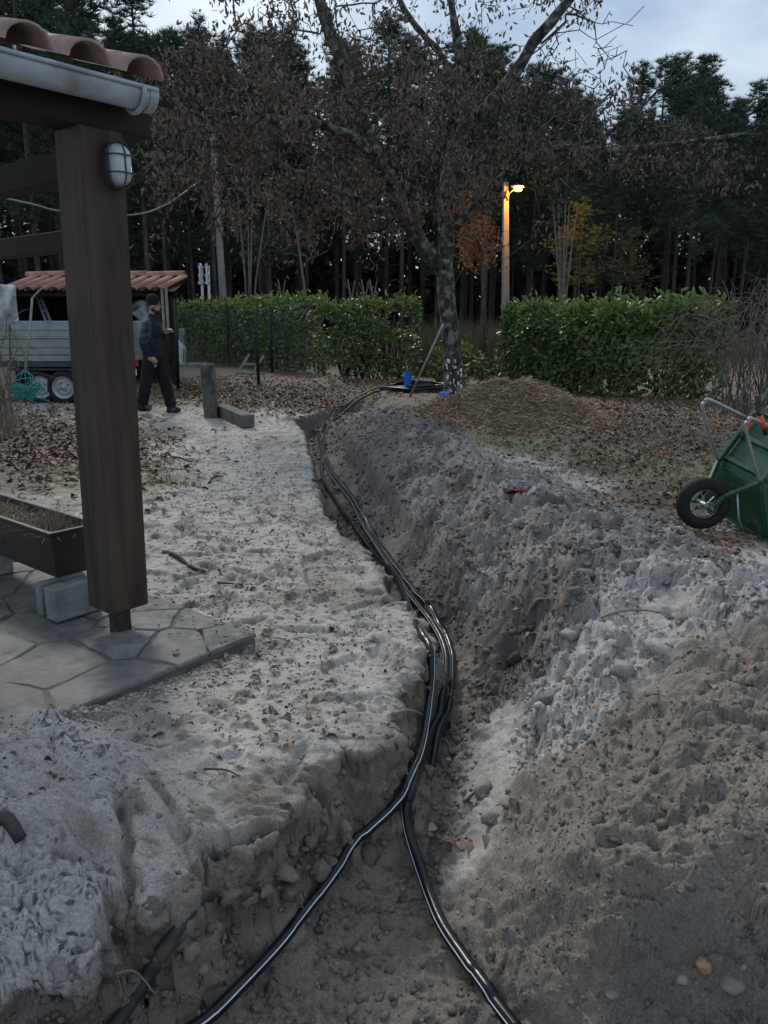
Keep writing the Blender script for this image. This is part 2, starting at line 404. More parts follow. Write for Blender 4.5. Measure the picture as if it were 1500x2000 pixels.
# dug soil stays on the dug side, trampled crust on the plateau
pile_ = np.exp(-(((x - G(640, 755).x)/.6)**2 + ((y - G(640, 755).y)/.8)**2))
for k in 'TWBDH': zw[:, keys.index(k)] *= np.where((sd > -.005) & (y < 14), .004 + (pile_*40 if k == 'W' else 0), 1)
zw[:, keys.index('L')] *= np.where((sd < 0) & (y < 6.5) & (x < 2.2), .1, 1)
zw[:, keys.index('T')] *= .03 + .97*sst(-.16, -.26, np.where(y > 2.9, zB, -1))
zw /= zw.sum(1, keepdims=True)
far = sst(13, 16, y)[:, None]; tl = np.zeros(len(keys)); tl[keys.index('L')] = 1
zw = zw*(1-far) + tl*far
# fresh cut faces are damp subsoil
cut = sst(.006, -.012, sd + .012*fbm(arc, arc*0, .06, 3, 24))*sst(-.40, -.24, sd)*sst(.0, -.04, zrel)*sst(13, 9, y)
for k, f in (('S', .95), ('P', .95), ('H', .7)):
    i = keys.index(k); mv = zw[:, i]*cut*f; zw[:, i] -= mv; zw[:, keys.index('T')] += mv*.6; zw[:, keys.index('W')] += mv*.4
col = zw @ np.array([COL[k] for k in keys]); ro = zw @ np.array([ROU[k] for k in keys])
# ---- relief
nearf = sst(30, 12, y)
xs = x + .8*zrel; ys = y + .9*zrel
qx = xs + .05*fbm(xs, ys, .18, 2, 38); qy = ys + .05*fbm(xs, ys, .18, 2, 39)
f_a = fbm(qx, qy, .30, 3, 41); f_b = fbm(qx, qy, .07, 3, 42, .6); bil = np.abs(fbm(qx, qy*1.2, .15, 3, 43, .55))*2; bil2 = np.abs(fbm(qx, qy*1.2, .06, 2, 46))*2
w1, id1 = worley(xs + .012*f_b, ys + .012*f_b, .050, 44); w2, id2 = worley(xs, ys, .022, 45)
dome = lambda w_, R_: np.sqrt(np.clip(1 - (w_/R_)**2, 0, 1))
clod = dome(w1, .34 + .22*id1)*(id1 > .42)*(.4 + .8*id1); clod2 = dome(w2, .52)*(id2 > .35)*(.5 + id2)
rsp = .0026*np.maximum(y, .5); fd1 = sst(.040, .016, rsp); fd2 = sst(.016, .006, rsp); fd3 = .35 + .65*sst(.03, .010, rsp)
pm = sst(-.22, .25, fbm(x, y, .42, 3, 53)); pm2 = sst(-.1, .3, fbm(x, y, .6, 2, 54))
w5, id5 = worley(qx, qy, .17, 48); lump = dome(w5, .45 + .2*id5)*(id5 > .45)*(.4 + .7*id5)
clod = clod*(.45 + .8*pm); clod2 = clod2*(.6 + .6*pm)
dz = ro[:, 0]*(1.5*f_a + 1.7*(bil - .45)) + ro[:, 1]*fd3*(1.6*f_b + 1.5*(bil2 - .4)) + ro[:, 2]*(.021*clod*fd1 + .010*clod2*fd2)
# larger slumps on the heap
hw = zw[:, keys.index('H')] + zw[:, keys.index('P')] + .8*zw[:, keys.index('W')] + .75*zw[:, keys.index('B')] + .8*zw[:, keys.index('D')]
hS = zw[:, keys.index('S')]*(sd > 0); dz = np.where(dz > 0, dz*(1 - .6*hS), dz)
w6, id6 = worley(qx, qy, .31, 49); lump2 = dome(w6, .45 + .2*id6)*(id6 > .5)
crest = seg_dist(x + .06*f_a, y + .06*f_a, [tuple(G(u, v, .3).xy) for u, v in ((800, 815), (850, 850), (950, 922), (1050, 984), (1160, 1034), (1300, 1104), (1420, 1154), (1540, 1205))])
dz += (sd < 0)*.085*np.exp(-(crest/.26)**2)*(.55 + .9*pn(x/.35, y/.35, 57) + .5*lump)
dz += hw*(.05*lump*pm2 + .05*lump2*(1-.5*pm2) + .070*fbm(x, y, .50, 2, 51) + .055*(np.abs(fbm(qx, qy, .26, 3, 52))*2 - .4))
# pits in the pale crusted heap
w3, id3 = worley(x, y, .085, 47); dz -= .018*np.clip(.30 - w3, 0, 1)/.3*(id3 > .5)*(zw[:, keys.index('P')] + .7*zw[:, keys.index('H')])
# vertical fluting of the cut walls
dz += .0*cut
# boot prints and wheel ruts in the trampled sand
sw = zw[:, keys.index('S')]*wplat
fr = random.Random(3)
for i in range(240):
    u = fr.uniform(250, 860); v = fr.uniform(830, 1560); c = G(u, v); a = fr.uniform(0, 6.28)
    if fr.random() > (1000/max(v, 1000))**5: continue
    mm = (np.abs(x-c.x) < .35) & (np.abs(y-c.y) < .35)
    lx = (x[mm]-c.x)*math.cos(a) + (y[mm]-c.y)*math.sin(a); ly = -(x[mm]-c.x)*math.sin(a) + (y[mm]-c.y)*math.cos(a)
    r = np.sqrt((lx/.13)**2 + (ly/.05)**2) + .15*pn(x[mm]/.05, y[mm]/.05, 60+i)
    dz[mm] += sw[mm]*(-.020*sst(1.05, .70, r) + .010*np.exp(-((r-1.25)/.22)**2) + .004*np.sin(lx*190)*sst(1, .7, r))
# digging marks in the mound: slanted shovel terraces
dm = (zw[:, keys.index('D')] + .55*zw[:, keys.index('B')])*pm2
ph_ = (x*.35 - y*1.0 + .10*fbm(x, y, .35, 3, 55))/.085; dz += dm*.022*(np.abs(ph_ - np.floor(ph_) - .35) - .25)
# cracks and gullies
def carve(px, w, dep, z=0):
    pts = [tuple(G(u, v, z).xy) for u, v in px]
    d = seg_dist(x + .015*fbm(x, y, .08, 2, 71), y + .015*fbm(x, y, .08, 2, 72), pts); return -dep*np.exp(-(d/w)**2)
dz += carve([(384, 1662), (400, 1642), (470, 1628), (520, 1606)], .012, .07)
dz += carve([(252, 1765), (246, 1720), (250, 1680), (238, 1640)], .018, .07) + carve([(238, 1640), (244, 1590), (232, 1540)], .014, .025)
dz += carve([(372, 1700), (345, 1630), (300, 1570)], .02, .05)
dz += carve([(1040, 1440), (1075, 1385), (1120, 1330)], .02, .05, -.1) + carve([(1310, 1200), (1400, 1230), (1500, 1300)], .03, .07, .25) + carve([(1040, 1190), (1080, 1200)], .03, .06, .1)
dz += carve([(1000, 1280), (960, 1310), (1040, 1300)], .07, .06, -.15) + carve([(1010, 955), (1040, 965)], .10, .10, .3)
dz += carve([(1290, 1110), (1330, 1105)], .06, .06, .3) + carve([(860, 1240), (905, 1250)], .05, .03, -.3)
dz += carve([(1080, 1700), (1130, 1730)], .05, .06, 0) + carve([(1180, 1620), (1320, 1640)], .03, .03, .05) + carve([(1170, 1650), (1280, 1680)], .025, .03, .05) + carve([(970, 1860), (960, 1800)], .03, .05, -.3)
dz += carve([(420, 1870), (560, 1850), (700, 1860), (760, 1840)], .01, .02, -.42) + carve([(600, 1600), (560, 1690), (640, 1650)], .02, .03, -.3)
dz += carve([(240, 1445), (300, 1470)], .03, .03)
zrel = zrel + dz*nearf
# under the patio the soil stays below the slab
pa = (x-PC.x)*A1.x + (y-PC.y)*A1.y; pb = (x-PC.x)*B1.x + (y-PC.y)*B1.y
pin = sst(.0, -.05, pa)*sst(0.0, .05, pb)
zrel = np.where(pin > 0, zrel*(1-pin) + pin*(-.04), zrel)
edge = np.exp(-(pb/.10)**2)*(pb < .02)*(pa < .1); zrel = zrel + .0*edge
z = zrel + gslope(y)
# ---- colour specks: dark humus crumbs, paler dry crust
sp = pn(xs/.012, ys/.012, 81); sp2 = fbm(xs, ys, .05, 3, 82); sp3 = fbm(xs, ys, .35, 3, 83)
spk = (.25 + .95*pm)*sst(.22, .42, sp*fd2 + .8*sp2)*np.clip(ro[:, 2]*1.5 + .10, 0, 1)
col = col*(1 + .22*sp3[:, None] + .16*sp2[:, None])
col = col*(1 - .62*spk[:, None]*np.clip(hw + .25, 0, 1)[:, None])
hum = sst(.02, .30, fbm(x, y, .38, 4, 85, .6))*(zw[:, keys.index('H')] + .35*zw[:, keys.index('P')]); col = col*(1 - .50*hum[:, None]*np.array([.92, 1.0, 1.06]))
st = sst(.06, .30, fbm(x, y*1.6, .10, 4, 84))*sw      # trodden damp streaks and litter in the sand
col = col*(1 - .48*st[:, None]*np.array([.95, 1.0, 1.08]))
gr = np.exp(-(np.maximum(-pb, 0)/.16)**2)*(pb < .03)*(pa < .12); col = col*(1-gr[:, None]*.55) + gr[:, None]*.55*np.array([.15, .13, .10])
damp = sst(.05, .32, fbm(x, y, .55, 4, 86))*np.clip(sw + .4*hw, 0, 1); col = col*(1 - .30*damp[:, None]*np.array([.9, 1.0, 1.12]))
col = np.clip(col*np.array([1.01, 1.0, .975]), .015, .6)
Zg = z.reshape(NR, NC)
# vertices in steep cuts bulge sideways a little so the faces look broken, not draped
cw, cid = worley(arc + .02*pn(arc/.05, z/.05, 93), z*1.2, .075, 94); chunk = .035*(cid - .5) + .02*(.5 - cw)
nx = (chunk*.5 + .014*fbm(arc, z, .05, 3, 91, .6))*cut*near; ny = (chunk*-.8 + .014*fbm(arc + 7, z, .05, 3, 92, .6))*cut*near
# crust lip hangs over the cut, soil below it is scooped out
S2 = sd.reshape(NR, NC); dxc = np.gradient(XX, axis=1); sx_ = np.gradient(S2, axis=1)/dxc
sy_ = (np.gradient(S2, axis=0) - sx_*np.gradient(XX, axis=0))/np.gradient(YY, axis=0); gn = np.hypot(sx_, sy_) + 1e-6; sx_ = (sx_/gn).ravel(); sy_ = (sy_/gn).ravel()
la = np.clip(.45 + 1.2*fbm(arc, arc*0 + 9, .16, 3, 95), 0, 1.2)*(y < 6)*(y > 1)*sst(-.10, -.2, zB)
push = .045*la*np.exp(-((fw - .14)/.10)**2) - .030*la*np.exp(-((fw - .5)/.16)**2)
nx = nx - sx_*push; ny = ny - sy_*push
V = np.c_[x + nx, y + ny, z].astype(np.float32)
def gz(px, py):
    r = np.interp(py, rows, np.arange(NR)); px = np.asarray(px, float); py = np.asarray(py, float)
    c = np.interp(px/wid(py), cols, np.arange(NC))
    r0 = np.clip(np.floor(r).astype(int), 0, NR-2); c0 = np.clip(np.floor(c).astype(int), 0, NC-2); fr_ = r-r0; fc = c-c0
    return (Zg[r0, c0]*(1-fc) + Zg[r0, c0+1]*fc)*(1-fr_) + (Zg[r0+1, c0]*(1-fc) + Zg[r0+1, c0+1]*fc)*fr_
def on(u, v, dz=0.0):                  # point of the built terrain seen at (u, v)
    d = ray(u, v); lo, hi = .8, 60.; t = .8
    prev = t
    while t < 60:
        p = Vector((d.x*t, d.y*t, CAMZ + d.z*t))
        if p.z < float(gz(p.x, p.y)): break
        prev = t; t *= 1.006
    lo, hi = prev, t
    for _ in range(20):
        mid = (lo+hi)/2; p = Vector((d.x*mid, d.y*mid, CAMZ + d.z*mid))
        if p.z < float(gz(p.x, p.y)): hi = mid
        else: lo = mid
    p = Vector((d.x*lo, d.y*lo, CAMZ + d.z*lo)); p.z = float(gz(p.x, p.y)) + dz; return p

# ---- ground material: attribute colour, fine grain and relief from noise
gm = bpy.data.materials.new('ground_soil'); gm.use_nodes = True; t = gm.node_tree; N = t.nodes; L = t.links; b = N['Principled BSDF']
b.inputs['Roughness'].default_value = .82; b.inputs['Specular IOR Level'].default_value = .28
at = N.new('ShaderNodeAttribute'); at.attribute_name = 'soil'
tcn = N.new('ShaderNodeTexCoord')
def nz(sc, det=6, ro_=.65):
    n = N.new('ShaderNodeTexNoise'); n.inputs['Scale'].default_value = sc; n.inputs['Detail'].default_value = det; n.inputs['Roughness'].default_value = ro_
    L.new(tcn.outputs['Object'], n.inputs['Vector']); return n
na = nz(140, 5, .7); mr = N.new('ShaderNodeMapRange'); mr.inputs['From Min'].default_value = .28; mr.inputs['From Max'].default_value = .72
mr.inputs['To Min'].default_value = .55; mr.inputs['To Max'].default_value = 1.4; L.new(na.outputs['Fac'], mr.inputs['Value'])
mu = N.new('ShaderNodeMix'); mu.data_type = 'RGBA'; mu.blend_type = 'MULTIPLY'; mu.inputs['Factor'].default_value = 1
L.new(at.outputs['Color'], mu.inputs[6]); L.new(mr.outputs['Result'], mu.inputs[7]); L.new(mu.outputs[2], b.inputs['Base Color'])
nb1 = nz(48, 8, .7); bp1 = N.new('ShaderNodeBump'); bp1.inputs['Strength'].default_value = .75; bp1.inputs['Distance'].default_value = .012
L.new(nb1.outputs['Fac'], bp1.inputs['Height']); L.new(bp1.outputs['Normal'], b.inputs['Normal'])
nrg = nz(9, 4); mr2 = N.new('ShaderNodeMapRange'); mr2.inputs['To Min'].default_value = .62; mr2.inputs['To Max'].default_value = .95
L.new(nrg.outputs['Fac'], mr2.inputs['Value']); L.new(mr2.outputs['Result'], b.inputs['Roughness'])

# ---- split the sheet into ground / trench / spoil heap
I = np.arange(NR*NC).reshape(NR, NC)
quads = np.stack([I[:-1, :-1], I[:-1, 1:], I[1:, 1:], I[1:, :-1]], -1).reshape(-1, 4)
fc_ = lambda a: a[quads].mean(1)
fsd = fc_(sd); fz = fc_(zrel - dz*nearf); fy = fc_(y); fx = fc_(x)
trench = (fsd < .03) & (fz < -.11) & (fy > -3) & (fy < 16) & (np.abs(fx) < 3.5)
heap = ~trench & (fsd < .0) & (fz > .035) & (fy > .5) & (fy < 13)
heap |= ~trench & (fsd < 0) & (fz <= .035) & (fz > -.115) & (fy < 7) & (fy > 0.5) & (fx < 2.6*fy)
def piece(name, msk, label):
    q = quads[msk]; used, inv = np.unique(q, return_inverse=True)
    o = np_mesh(name, V[used], inv.reshape(-1, 4), gm, None, True)
    ca = o.data.color_attributes.new('soil', 'FLOAT_COLOR', 'POINT')
    c4 = np.ones((len(used), 4), np.float32); c4[:, :3] = col[used]; ca.data.foreach_set('color', c4.ravel())
    tag(o, label, None, None, 'structure'); return o
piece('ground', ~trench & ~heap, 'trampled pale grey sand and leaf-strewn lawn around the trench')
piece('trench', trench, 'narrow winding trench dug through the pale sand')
piece('spoil_heap', heap, 'long bank of dug-out grey and brown soil right of the trench')
# ================================================================== PORCH CORNER, PATIO, PLANTER
A3 = Vector((A1.x, A1.y, 0)); B3 = Vector((B1.x, B1.y, 0)); UPV = Vector((0, 0, 1))
RH = Matrix((A3, B3, UPV)).transposed()                    # house axes: x along the eave, y into the house
m_wood = mat('stained_dark_timber', (.022,.014,.010), (.066,.045,.033), 16, .6, .9, 40, (1, 1, .06), c3=(.068,.038,.026), scale3=2.2, lo3=.5, hi3=.68, bdist=.004)
m_beam = mat('shaded_beam_timber', (.011,.008,.0065), (.024,.017,.013), 6, .75, .3, 30, (.2, .2, 1), bdist=.004)  # timber colour darkened to hold the shade under the porch roof
m_pvc = mat('grey_pvc', (.33,.36,.40), (.40,.43,.47), 5, .45, .03, 40, c3=(.17,.18,.175), scale3=5, lo3=.50, hi3=.72)
m_tile = mat('clay_tile', (.30,.205,.165), (.40,.29,.245), 9, .85, .3, 60, c3=(.15,.135,.125), scale3=6, lo3=.5, hi3=.7, bdist=.004)
m_metal_dark = mat('dark_steel', (.035,.035,.037), (.075,.065,.06), 30, .55, .2, 80, metal=.4, bdist=.002)
m_concrete = mat('mossy_concrete', (.16,.18,.17), (.27,.28,.27), 9, .9, .35, 60, c3=(.08,.11,.085), scale3=5, lo3=.48, hi3=.68, bdist=.004)

porch = thing('porch', 'dark timber porch corner with tiled roof and pale gutter over the patio', 'porch', (PC.x - .7, PC.y, .05))
pc = G(218, 1203, .17)                                      # lower front corner of the post
PWID = .2; LEAN = Vector((.05, .0, 0))
p_c = pc + A3*PWID/2 + B3*PWID/2
ztop = 2.26
def prism(mb, base, w, d, z0, z1, top_shift=Vector((0, 0, 0))):
    V = []
    for zz, sh in ((z0, Vector((0, 0, 0))), (z1, top_shift)):
        for a, b_ in ((-1, -1), (1, -1), (1, 1), (-1, 1)):
            q = Vector((base.x, base.y, 0)) + sh + A3*a*w/2 + B3*b_*d/2; V.append((q.x, q.y, zz))
    return mb.add(V, [(3,2,1,0), (4,5,6,7), (0,1,5,4), (1,2,6,5), (2,3,7,6), (3,0,4,7)])
post = prism(MB(), p_c, PWID, PWID, .17, ztop, LEAN).build('post', m_wood, porch, bevel=.006)
foot = MB(); foot.box((p_c.x, p_c.y, .108), (.075, .075, .128), RH); foot.box((p_c.x, p_c.y, .0455), (.15, .13, .008), RH)
foot.build('post_foot', m_metal_dark, porch, bevel=.003)
ptop = p_c + LEAN; ptop.z = 0
def hp(a, b_, z, base=ptop): q = base + A3*a + B3*b_; return Vector((q.x, q.y, z))
MB().beam(hp(.25, -.0, 2.335), hp(-3.2, .0, 2.335), .16, .15).build('beam', m_beam, porch, bevel=.005)
MB().beam(hp(0, .105, 2.14), hp(0, 3.2, 2.14), .10, .12).build('tie_beam', m_beam, porch, bevel=.005)
MB().beam(hp(0, .11, 1.84, p_c + LEAN*.8), hp(0, 3.2, 1.84, p_c + LEAN*.8), .06, .09).build('rail', m_beam, porch, bevel=.004)
for k in range(5):
    a = .16 - .62*k; MB().beam(hp(a, .09, 2.405), hp(a, 2.6, 2.405 + 2.51*.3), .07, .09).build('rafter', m_beam, porch, bevel=.004)
# gutter along the eave
SL = .30                                                     # roof pitch
GA, GB, GZ = .17, -.195, 2.40                                # gutter right end, offset, rim height
def gut_prof():
    pr = []
    for k in range(11):
        an = math.pi + math.pi*k/10; pr.append((.062*math.cos(an), .062*math.sin(an)*1.12))
    return pr
mb = MB(); pr = gut_prof(); inner = [(q[0]*.93, q[1]*.93 + .002) for q in reversed(pr)]
bead = [(.0635 + .009*math.cos(t_), .006 + .009*math.sin(t_)) for t_ in np.linspace(-2.2, 2.6, 7)]
loop_ = pr + [(bq[0], bq[1]) for bq in bead] + inner
Vv = []; nL = len(loop_)
for a in np.linspace(GA, -3.2, 12):
    for qx, qz in loop_: Vv.append(hp(a, GB - qx, GZ + qz))
Ff = []
for i in range(11):
    for k in range(nL):
        k2 = (k+1) % nL; Ff.append((i*nL+k, i*nL+k2, (i+1)*nL+k2, (i+1)*nL+k))
mb.add(Vv, Ff); gutter = mb.build('gutter', m_pvc, porch, smooth=True)
mb = MB(); V0 = [hp(GA + .004, GB - q[0]*1.06, GZ + q[1]*1.05) for q in pr]; V1 = [hp(GA - .035, GB - q[0]*1.06, GZ + q[1]*1.05) for q in pr]
n_ = len(pr); mb.add(V0 + V1, [tuple(range(n_))] + [(i, i+1, n_+i+1, n_+i) for i in range(n_-1)]).build('end_cap', m_pvc, gutter)
for a in (.10, -.9, -1.9):
    mb = MB(); arc = []
    for k in range(13):
        an = math.pi*.96 + (math.pi*1.06)*k/12; arc.append(hp(a, GB - .072*math.cos(an), GZ + .072*math.sin(an)*1.12))
    mb.tube(arc, .011, 6); mb.build('bracket', m_pvc, gutter, smooth=True)
# roof deck and canal tiles
mb = MB(); mb.beam(hp(-1.42, -.10, 2.405), hp(-1.42, 2.6, 2.405 + 2.70*SL), 3.56, .025, (0, 0, 1)); roof = mb.build('roof', m_beam, porch)
def tile_mesh(name, up, r0, r1, L_, th=.012, n=9):
    V = []; F = []; 
    for j in (0, 1):
        r = (r0, r1)[j]
        for rr in (r, r - th):
            for k in range(n):
                an = math.pi*k/(n-1); V.append((rr*math.cos(an), L_*j, (1 if up else -1)*rr*math.sin(an)*.82))
    def idx(j, l, k): return j*2*n + l*n + k
    for k in range(n-1):
        F += [(idx(0,0,k), idx(0,0,k+1), idx(1,0,k+1), idx(1,0,k)), (idx(0,1,k+1), idx(0,1,k), idx(1,1,k), idx(1,1,k+1)),
              (idx(0,0,k+1), idx(0,0,k), idx(0,1,k), idx(0,1,k+1)), (idx(1,0,k), idx(1,0,k+1), idx(1,1,k+1), idx(1,1,k))]
    for k in (0, n-1): F.append((idx(0,0,k), idx(1,0,k), idx(1,1,k), idx(0,1,k)))
    me = bpy.data.meshes.new(name); me.from_pydata(V, [], F); me.materials.append(m_tile)
    me.polygons.foreach_set('use_smooth', [True]*len(F)); me.update(); return me
t_up = tile_mesh('roof_tile', True, .092, .076, .45); t_dn = tile_mesh('roof_tile_pan', False, .080, .095, .45)
tr_ = random.Random(5)
def put_tile(me, loc, M, parent, name='roof_tile'):
    o = bpy.data.objects.new(name, me); C.objects.link(o); o.parent = parent
    o.matrix_local = Matrix.Translation(loc - ORG[parent.name]) @ M; ORG[o.name] = ORG[parent.name]; return o
tilt = Matrix.Rotation(math.atan(SL), 4, 'X')
for c in range(13):
    for r in range(6):
        a = .10 - c*.235; bq = -.27 + r*.36
        jx = tr_.uniform(-.006, .006); M = RH.to_4x4() @ Matrix.Rotation(tr_.uniform(-.03, .03), 4, 'Z') @ tilt
        put_tile(t_up, hp(a + jx, bq, 2.440 + (bq+.27)*SL + r*.006), M, roof)
        if r < 5: put_tile(t_dn, hp(a - .1175, bq + .03, 2.415 + (bq+.27)*SL + r*.004), M, roof)
# bulkhead lamp on the post
lam_c = P(217, 322, p_c.y - .06); base_b = (p_c + LEAN*.9) - B3*(PWID/2)
lamp = thing('bulkhead_lamp', 'unlit oval bulkhead lamp with wire cage high on the porch post', 'lamp', lam_c)
lz = lam_c.z; lc = Vector((base_b.x, base_b.y, lz)) + A3*.045
def stadium(a_, h_, n=10):
    r = []
    for k in range(n+1): t_ = math.pi*k/n; r.append((a_*math.cos(t_), h_ + a_*math.sin(t_)))
    for k in range(n+1): t_ = math.pi + math.pi*k/n; r.append((a_*math.cos(t_), -h_ + a_*math.sin(t_)))
    return r
def stack(mb, layers):
    n = None; V = []
    for off, a_, h_ in layers:
        st_ = stadium(a_, h_); n = len(st_)
        for sx, sz in st_: V.append(lc + A3*sx - B3*off + UPV*sz)
    F = []
    for i in range(len(layers)-1):
        for k in range(n): k2 = (k+1) % n; F.append((i*n+k, i*n+k2, (i+1)*n+k2, (i+1)*n+k))
    F.append(tuple(range((len(layers)-1)*n, len(layers)*n))); return mb.add(V, F)
m_glass = mat('frosted_lamp_glass', (.34,.37,.39), (.44,.47,.48), 20, .12, .05, 60, spec=.6)
m_lampbase = mat('lamp_base_plastic', (.03,.03,.033), (.05,.05,.052), 20, .5)
stack(MB(), [(.001, .053, .038), (.03, .053, .038), (.034, .049, .036)]).build('base', m_lampbase, lamp, smooth=False)
stack(MB(), [(.032, .047, .036), (.058, .045, .035), (.078, .035, .031), (.086, .022, .026)]).build('glass', m_glass, lamp, smooth=True)
mb = MB()
st_ = stadium(.054, .04); mb.tube([lc + A3*sx - B3*.05 + UPV*sz for sx, sz in st_], .0035, 5)
mb.tube([lc - B3*o_ + UPV*z_ for o_, z_ in ((.04, .095), (.072, .08), (.09, .045), (.09, -.045), (.072, -.08), (.04, -.095))], .0032, 5)
for z_ in (.034, -.034): mb.tube([lc + A3*x_ - B3*o_ + UPV*z_ for x_, o_ in ((.06, .045), (.05, .075), (.03, .092), (-.03, .092), (-.05, .075), (-.06, .045))], .0032, 5)
mb.build('cage', m_lampbase, lamp, smooth=True)

# patio of irregular flagstones on a mortar bed
m_mortar = mat('mortar', (.095,.092,.083), (.15,.145,.132), 14, .95, .4, 60)
pmb = MB(); V = []
for zz in (-.04, .040):
    for a, b_ in ((0, 0), (-4.5, 0), (-4.5, 3.4), (0, 3.4)): q = PC + A3*a + B3*b_; V.append((q.x, q.y, zz))
pmb.add(V, [(0,1,2,3), (7,6,5,4), (0,4,5,1), (1,5,6,2), (2,6,7,3), (3,7,4,0)])
patio = pmb.build('patio', m_mortar); tag(patio, 'low patio of irregular grey flagstones beneath the porch', None, None, 'structure')
m_flag = [mat('flagstone_%s' % n, c1, c2, 9, .78, .8, 22, c3=c3, scale3=5, lo3=.44, hi3=.66, bdist=.012) for n, c1, c2, c3 in
          (('grey', (.085,.088,.083), (.20,.198,.186), (.165,.157,.14)), ('ochre', (.095,.093,.085), (.205,.2,.182), (.16,.15,.133)), ('pale', (.10,.102,.097), (.22,.217,.205), (.18,.172,.155)))]
fr = random.Random(12); seeds = []
while len(seeds) < 120:
    q = (fr.uniform(-4.3, -.02), fr.uniform(.02, 3.2))
    if all((q[0]-s_[0])**2 + ((q[1]-s_[1])*1.15)**2 > .24**2 for s_ in seeds) or fr.random() < .004: seeds.append(q)
def clip(poly, nx_, ny_, c_):
    r = []; n = len(poly)
    for i in range(n):
        p, q = poly[i], poly[(i+1) % n]; dp = p[0]*nx_ + p[1]*ny_ - c_; dq = q[0]*nx_ + q[1]*ny_ - c_
        if dp <= 0: r.append(p)
        if (dp < 0) != (dq < 0): t_ = dp/(dp-dq); r.append((p[0] + t_*(q[0]-p[0]), p[1] + t_*(q[1]-p[1])))
    return r
for s_ in seeds:
    poly = [(-4.4, .004), (.006, -.006), (.006, 3.3), (-4.4, 3.3)]
    for o_ in seeds:
        if o_ is s_: continue
        dx, dy = o_[0]-s_[0], o_[1]-s_[1]; d_ = math.hypot(dx, dy)
        if d_ > 1.6: continue
        nx_, ny_ = dx/d_, dy/d_; poly = clip(poly, nx_, ny_, nx_*(s_[0]+dx/2) + ny_*(s_[1]+dy/2) - .007)
        if len(poly) < 3: break
    if len(poly) < 3: continue
    pts = []
    n = len(poly)
    for i in range(n):                                        # broken, slightly wandering edges
        p, q = poly[i], poly[(i+1) % n]; L_ = math.hypot(q[0]-p[0], q[1]-p[1]); kk = max(1, int(L_/.09))
        onedge = (abs(p[1]-.0) < .02 and abs(q[1]-.0) < .02) or (p[0] > 0 and q[0] > 0)
        for j in range(kk):
            t_ = j/kk; jx = 0 if (onedge or j == 0) else fr.uniform(-.014, .014)
            pts.append((p[0] + t_*(q[0]-p[0]) + jx, p[1] + t_*(q[1]-p[1]) + (0 if (onedge or j == 0) else fr.uniform(-.014, .014))))
    h = .052 + fr.uniform(-.003, .004); tx, ty = fr.uniform(-.012, .012), fr.uniform(-.012, .012); n = len(pts)
    cxp = sum(p[0] for p in pts)/n; cyp = sum(p[1] for p in pts)/n; V = []
    for ring, sc in ((0, 1.0), (1, 1.0), (2, .965)):
        for p in pts:
            px_, py_ = cxp + (p[0]-cxp)*sc, cyp + (p[1]-cyp)*sc; q = PC + A3*px_ + B3*py_
            zz = .03 if ring == 0 else h - .004 + tx*(px_-cxp) + ty*(py_-cyp) - (.006 if ring == 1 else 0); V.append((q.x, q.y, zz))
    F = [(r_*n+i, r_*n+(i+1) % n, (r_+1)*n+(i+1) % n, (r_+1)*n+i) for r_ in (0, 1) for i in range(n)] + [tuple(2*n+i for i in range(n))]
    MB().add(V, F).build('flagstone', fr.choice([m_flag[0], m_flag[0], m_flag[1], m_flag[2]]), patio)

# planter trough on concrete blocks
c0 = Vector((-1.66, 3.68, 0))
m_trough = mat('dark_trough_plastic', (.017,.014,.012), (.034,.027,.022), 8, .5, .12, 30, c3=(.10,.10,.10), scale3=5, lo3=.64, hi3=.8)
planter = thing('planter_trough', 'dark rectangular planter trough with dry grass beside the porch post', 'planter', (c0.x, c0.y, .22))
def trough(a0, b0, a1, b1, z): return [(c0 + A3*a_ + B3*b_ + UPV*z) for a_, b_ in ((a0, b0), (a1, b0), (a1, b1), (a0, b1))]
V = trough(.02, .02, .24, 1.13, .225) + trough(0, 0, .26, 1.15, .455) + trough(-.012, -.012, .272, 1.162, .458) + trough(-.012, -.012, .272, 1.162, .472) + trough(.012, .012, .248, 1.138, .472) + trough(.03, .03, .23, 1.12, .40)
F = [(3, 2, 1, 0)] + [(r_*4+i, r_*4+(i+1) % 4, (r_+1)*4+(i+1) % 4, (r_+1)*4+i) for r_ in range(5) for i in range(4)] + [(20, 21, 22, 23)]
MB().add(V, F).build('trough', m_trough, planter, bevel=.004)
m_humus = mat('potting_soil', (.02,.016,.012), (.05,.04,.03), 30, .95, .8, 60)
V = trough(.03, .03, .23, 1.12, .425); MB().add(V, [(0, 1, 2, 3)]).build('soil', m_humus, planter)
def blades(n, fn, h0, h1, w, lean=.5, seg=2, seed=1, curl=1.0):
    r = np.random.default_rng(seed); Vs = []; Fs = []; k0 = 0
    for i in range(n):
        p = fn(r); h = r.uniform(h0, h1); an = r.uniform(0, 2*np.pi); le = r.uniform(0, lean)*h; dx, dy = math.cos(an), math.sin(an)
        wx, wy = -dy*w/2, dx*w/2; prev = []
        for s_ in range(seg+1):
            t_ = s_/seg; off = le*t_**(1+curl); ww = 1 - t_*.85; zz = p[2] + h*t_*(1 - .35*(le/h)*t_)
            Vs += [(p[0]+dx*off-wx*ww, p[1]+dy*off-wy*ww, zz), (p[0]+dx*off+wx*ww, p[1]+dy*off+wy*ww, zz)]
            if s_: Fs.append((k0+2*s_-2, k0+2*s_-1, k0+2*s_+1, k0+2*s_))
        k0 += 2*(seg+1)
    return np.array(Vs), np.array(Fs)
m_dry = mat('dry_grass', (.2,.16,.11), island=[(.10,.075,.05), (.22,.17,.12), (.30,.25,.18), (.16,.11,.08)], rough=.9)
